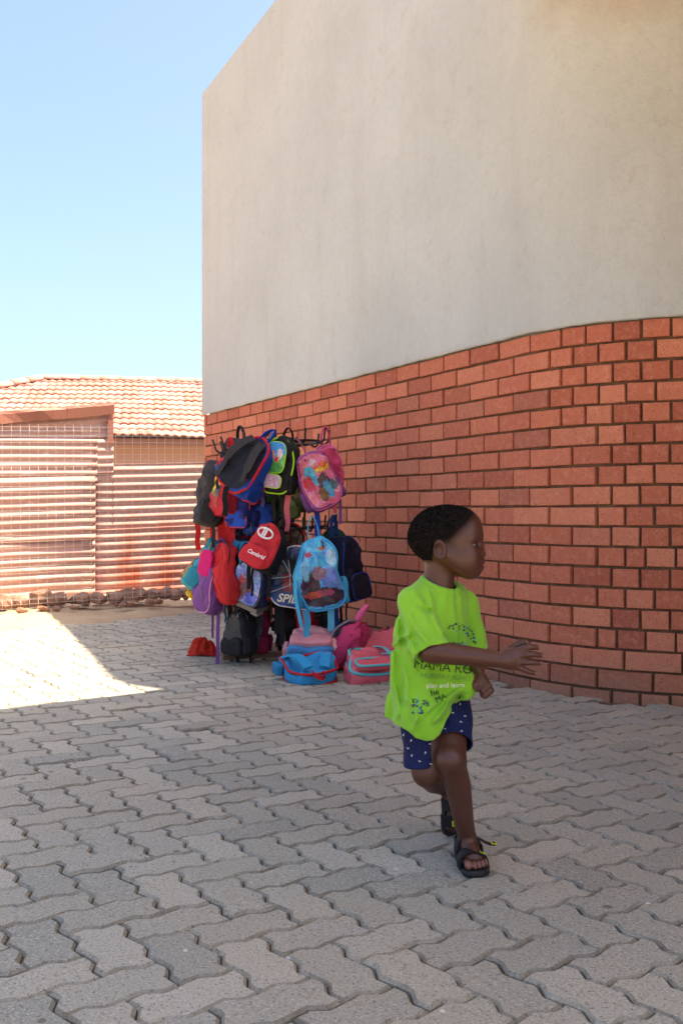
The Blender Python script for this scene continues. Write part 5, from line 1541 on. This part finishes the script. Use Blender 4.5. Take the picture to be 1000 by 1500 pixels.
def shirt_material():
    m, nt, b = new_mat('lime_jersey'); n = N(nt)
    tc = n.node('ShaderNodeTexCoord'); v = tc.outputs['Object']
    n.link(n.mix(n.noise(v, 9, 3), srgb(122,184,44), srgb(136,196,54)), b.inputs['Base Color'])
    b.inputs['Roughness'].default_value = .82; b.inputs['Sheen Weight'].default_value = .15; b.inputs['Specular IOR Level'].default_value = .25
    p = n.bump(n.noise(n.vscale(v, (1, 1, .4)), 30, 3, .5, .6), .55, .006, b); n.bump(n.noise(v, 1100, 1), .2, .0004, b, p)
    return m
shirt_o, SV, SQ = sdf_object('t_shirt', shirt_fixed, (.08, 2.20, .30), (.42, 2.66, .84), .0022, shirt_material(), boy, .016)

# ------------------------------------------------------------------ shorts
HMR = P(619, 1122, 2.392); HML = P(662, 1090, 2.375)
AR_ = (HMR-HPR).normalized(); AL_ = (HML-HPL).normalized()
def shorts(Q):
    r = sd_cap(Q, HPR+Vector((.008,.004,.0)), HMR+AR_*.03, .052, .044)
    l = sd_cap(Q, HPL+Vector((0,0,.0)), HML+AL_*.03, .058, .046)
    o = smin(r, l, .012)
    o = smin(o, sd_ell(Q, P(637, 1030, 2.43), (.066, .064, .07)), .03)
    o = o+.0022*np.sin(Q[:, 2]*85+Q[:, 0]*60)+.0016*np.sin(Q[:, 0]*150+Q[:, 2]*25)
    d = np.maximum(o, -(o+.0045))
    top = Q[:, 2]-P(630, 1010, 2.43).z
    d = smax(d, top, .002)
    pr = (Q-arr(HMR)) @ arr(AR_); pl = (Q-arr(HML)) @ arr(AL_)
    reg = np.maximum(-pr, r-.006); d = smax(d, -reg, .002)
    reg = np.maximum(-pl, l-.006); d = smax(d, -reg, .002)
    return d
shorts_o, HV_, HQ = sdf_object('shorts', shorts, (.10, 2.24, .18), (.42, 2.60, .46), .0024, fabric(srgb(24,32,76), .85, 1200), boy, .012)

# ------------------------------------------------------------------ prints laid on the cloth
def bvh_of(V, Q): return BVHTree.FromPolygons([tuple(map(float, p)) for p in V], [tuple(map(int, q)) for q in Q])
SB = bvh_of(SV, SQ); HB = bvh_of(HV_, HQ)
CAMP = Vector((0, 0, HC))
def onto(bvh, px, py, lift=.0009):
    d = (P(px, py, 2.0)-CAMP).normalized()
    h = bvh.ray_cast(CAMP, d)
    if h[0] is None: return None
    nn = h[1]
    if nn.dot(d) > 0: nn = -nn
    return h[0]+nn*lift
def print_polys(name, polys, bvh, mat, parent):
    """polys: list of polygons in photograph pixels, pressed onto the cloth"""
    bm = bmesh.new()
    for pl in polys:
        vs_ = [bm.verts.new((x, y, 0)) for x, y in pl]
        try: bm.faces.new(vs_)
        except ValueError: pass
    return print_bm(name, bm, bvh, mat, parent)
def print_bm(name, bm, bvh, mat, parent, cuts=1):
    bmesh.ops.triangulate(bm, faces=bm.faces[:])
    for _ in range(6):
        lg = [e_ for e_ in bm.edges if e_.calc_length() > 2.2]
        if not lg: break
        bmesh.ops.subdivide_edges(bm, edges=lg, cuts=1); bmesh.ops.triangulate(bm, faces=bm.faces[:])
    bad = []
    for v in bm.verts:
        q = onto(bvh, v.co.x, v.co.y)
        if q is None: bad.append(v)
        else: v.co = q-parent.location
    if bad: bmesh.ops.delete(bm, geom=bad, context='VERTS')
    # drop facets stretched across a fold
    lng = [f_ for f_ in bm.faces if max(e_.calc_length() for e_ in f_.edges) > .012]
    if lng: bmesh.ops.delete(bm, geom=lng, context='FACES')
    me = bpy.data.meshes.new(name); bm.to_mesh(me); bm.free(); me.materials.append(mat)
    return obj_of(name, me, parent)
def print_text(name, s, cx, cy, size, ang, colr, bold=0.0, stretch=1.0, shear=0.0):
    me = text_mesh(s, size, shear, bold)
    bm = bmesh.new(); bm.from_mesh(me); bpy.data.meshes.remove(me)
    ca, sa = math.cos(ang), math.sin(ang)
    for v in bm.verts:
        x, y = v.co.x*stretch, v.co.y
        v.co = (cx+x*ca+y*sa, cy+x*sa-y*ca, 0)
    return tag(print_bm(name, bm, SB, plain(colr, .8, 0, 'shirt_print'), boy, 2), kind='stuff', label='printed words on the shirt')
DARKG = srgb(44,70,30)
print_text('lettering', 'MAMA RO', 648.5, 977.5, 19, math.radians(6), DARKG, .02)
print_text('lettering', 'NURSERY SCHO', 652, 992, 9.6, math.radians(4), srgb(88,150,70), .0, 1.05)
print_text('lettering', 'play and learn', 652, 1004, 10.0, math.radians(-1), srgb(226,236,200), .05)
print_text('lettering', 'he', 636, 1014.5, 13, math.radians(-14), srgb(26,40,24), .12)
print_text('lettering', 'MA', 645, 1023, 12, math.radians(-26), srgb(34,56,28), .0)
def square(x, y, a, ang):
    c, s = math.cos(ang)*a/2, math.sin(ang)*a/2
    return [(x-c+s, y-s-c), (x+c+s, y+s-c), (x+c-s, y+s+c), (x-c-s, y-s+c)]
rs_ = random.Random(4)
sq = {0: [], 1: [], 2: []}
for (cx, cy, r, a0, a1, n_) in ((668, 946, 30, -112, -12, 15), (668, 948, 26, -100, -20, 9), (668, 958, 17, -115, -8, 11), (668, 960, 13, -95, -25, 6)):
    for k in range(n_):
        a = math.radians(a0+(a1-a0)*k/(n_-1)+rs_.uniform(-3, 3)); rr_ = r+rs_.uniform(-2.2, 2.2)
        sq[rs_.randrange(3)].append(square(cx+rr_*math.cos(a), cy+rr_*math.sin(a), rs_.uniform(2.0, 3.4), rs_.uniform(-.1, .2)))
for k in range(34):
    t = rs_.uniform(-1, 1)
    sq[rs_.randrange(3)].append(square(607+rs_.uniform(-4, 6)+(t > .2)*9*rs_.random(), 1033+t*12, rs_.uniform(1.6, 3.2), rs_.uniform(-.5, .2)))
for k in range(12):
    sq[rs_.randrange(2)].append(square(623+rs_.uniform(-5, 5), 1030+rs_.uniform(-4, 4), rs_.uniform(1.6, 2.6), rs_.uniform(-.5, .2)))
for k, cc in enumerate((srgb(30,44,70), srgb(70,90,60), srgb(70,170,190))):
    tag(print_polys('mosaic_print', sq[k], SB, plain(cc, .8, 0, 'shirt_print'), boy), kind='stuff', label='tiny squares printed on the shirt')
# white ticks on the shorts
tk = []
for (x, y) in ((673,1032),(662,1044),(681,1049),(675,1057.5),(676,1071),(663,1080),(683,1082),(649.5,1056),(652,1068),(642,1080),(591,1076),(602,1085),(622.5,1103),(614,1115),(637,1105),(630,1119),(597,1096),(610,1072),(603,1106),(630,1090)):
    a = rs_.choice((0, 90, 180, 270))
    ca, sa = math.cos(math.radians(a+45)), math.sin(math.radians(a+45))
    pts = [(-2.0, -.6), (2.0, -.6), (2.0, .5), (-.7, .5), (-.7, 2.4), (-2.0, 2.4)]
    pts = [(px*.8, py*.8) for px, py in pts]
    tk.append([(x+px*ca-py*sa, y+px*sa+py*ca) for px, py in pts])
tag(print_polys('tick_print', tk, HB, plain(srgb(220,218,210), .8), boy), kind='stuff', label='small white ticks printed on the shorts')

# ------------------------------------------------------------------ sandals
M_SOLE = plain(srgb(26,24,24), .7, 0, 'black_rubber'); M_STRAP = fabric(srgb(26,26,30), .7, 700); M_TAG = plain(srgb(200,206,30), .5); M_BUCK = plain(srgb(190,190,184), .3, .6)
def sandal(ft, tongue):
    e_ = None
    half = [(0.0, .0), (.004, .016), (.02, .024), (.05, .024), (.08, .028), (.1, .033), (.118, .033), (.13, .028), (.1385, .016), (.141, .0)]
    halfm = [(.141, -.002), (.1415, -.014), (.138, -.026), (.125, -.0315), (.1, -.0315), (.075, -.026), (.05, -.023), (.02, -.024), (.004, -.016)]
    outl = half+halfm
    v = []; f = []; m = len(outl)
    rows_ = [(.0, .95), (.004, 1.02), (.010, 1.02), (.0145, .97)]
    for zz, sc in rows_:
        for a, b in outl: v.append(ft.p((a-.07)*sc+.07, b*sc, zz-(0)))
    for q in range(len(rows_)-1):
        for k in range(m): f.append((q*m+k, q*m+(k+1) % m, (q+1)*m+(k+1) % m, (q+1)*m+k))
    f.append(tuple(range(m-1, -1, -1))); f.append(tuple((len(rows_)-1)*m+k for k in range(m)))
    sole = link_mesh('sandal', [p-boy.location for p in v], f, M_SOLE, boy)
    def band(a0, a1, pts, w, nm='strap'):
        # arch over the foot from inner to outer edge
        c_ = curve_pts([ft.p(a0+(a1-a0)*t, b, z) for t, b, z in pts], 5)
        o = MB().ribbon([p-boy.location for p in c_], ft.f, w, .0042).build(nm, M_STRAP, sole)
        return c_
    c1 = band(.094, .088, [(0, -.034, .008), (.15, -.035, .030), (.35, -.019, .0465), (.6, .006, .0455), (.85, .029, .0345), (1, .036, .008)], .030)
    c2 = band(.046, .044, [(0, -.029, .010), (.15, -.031, .040), (.35, -.018, .0660), (.6, .006, .0670), (.85, .029, .048), (1, .032, .010)], .028)
    # heel band
    hb = curve_pts([ft.p(.05, -.027, .034), ft.p(.02, -.0275, .044), ft.p(-.003, -.014, .047), ft.p(-.006, 0, .047), ft.p(-.003, .014, .047), ft.p(.02, .0275, .044), ft.p(.05, .027, .034)], 4)
    MB().ribbon([p-boy.location for p in hb], ft.u, .022, .004).build('heel_strap', M_STRAP, sole)
    sd2 = curve_pts([ft.p(.04, -.028, .008), ft.p(.035, -.028, .025), ft.p(.03, -.027, .045)], 3)
    MB().ribbon([p-boy.location for p in sd2], ft.f, .016, .004).build('strap', M_STRAP, sole)
    # loose tongue of the upper strap with its yellow tag
    tg = curve_pts([ft.p(.046, .004, .0690), ft.p(.05, .026, .060), ft.p(.053, .046, .050), ft.p(.054, .062, .048)], 4)
    if tongue: MB().ribbon([p-boy.location for p in tg], ft.f, .018, .003).build('strap_end', M_STRAP, sole)
    R_ = Matrix((ft.r, ft.f, ft.u)).transposed()
    for (a, b, c_, tl) in ((.054, .060, .0505, 5) if tongue else (.046, .012, .062, 10), (.0925, .022, .0425, 22)):
        Rr = R_ @ Matrix.Rotation(math.radians(tl), 3, 'Y')
        MB().box(ft.p(a, b, c_)-boy.location, (.013, .015, .002), Rr).build('tag', M_TAG, sole)
        MB().box(ft.p(a, b, c_+.0012)-boy.location, (.006, .009, .0015), Rr).build('tag_centre', M_STRAP, sole)
    for a in (.088, .043):
        zb = .030 if a > .06 else .040
        MB().box(ft.p(a, -.0315 if a > .06 else -.0285, zb)-boy.location, (.003, .026, .006), R_).build('buckle', M_BUCK, sole)
sandal(FL_, True); sandal(FR_, False)
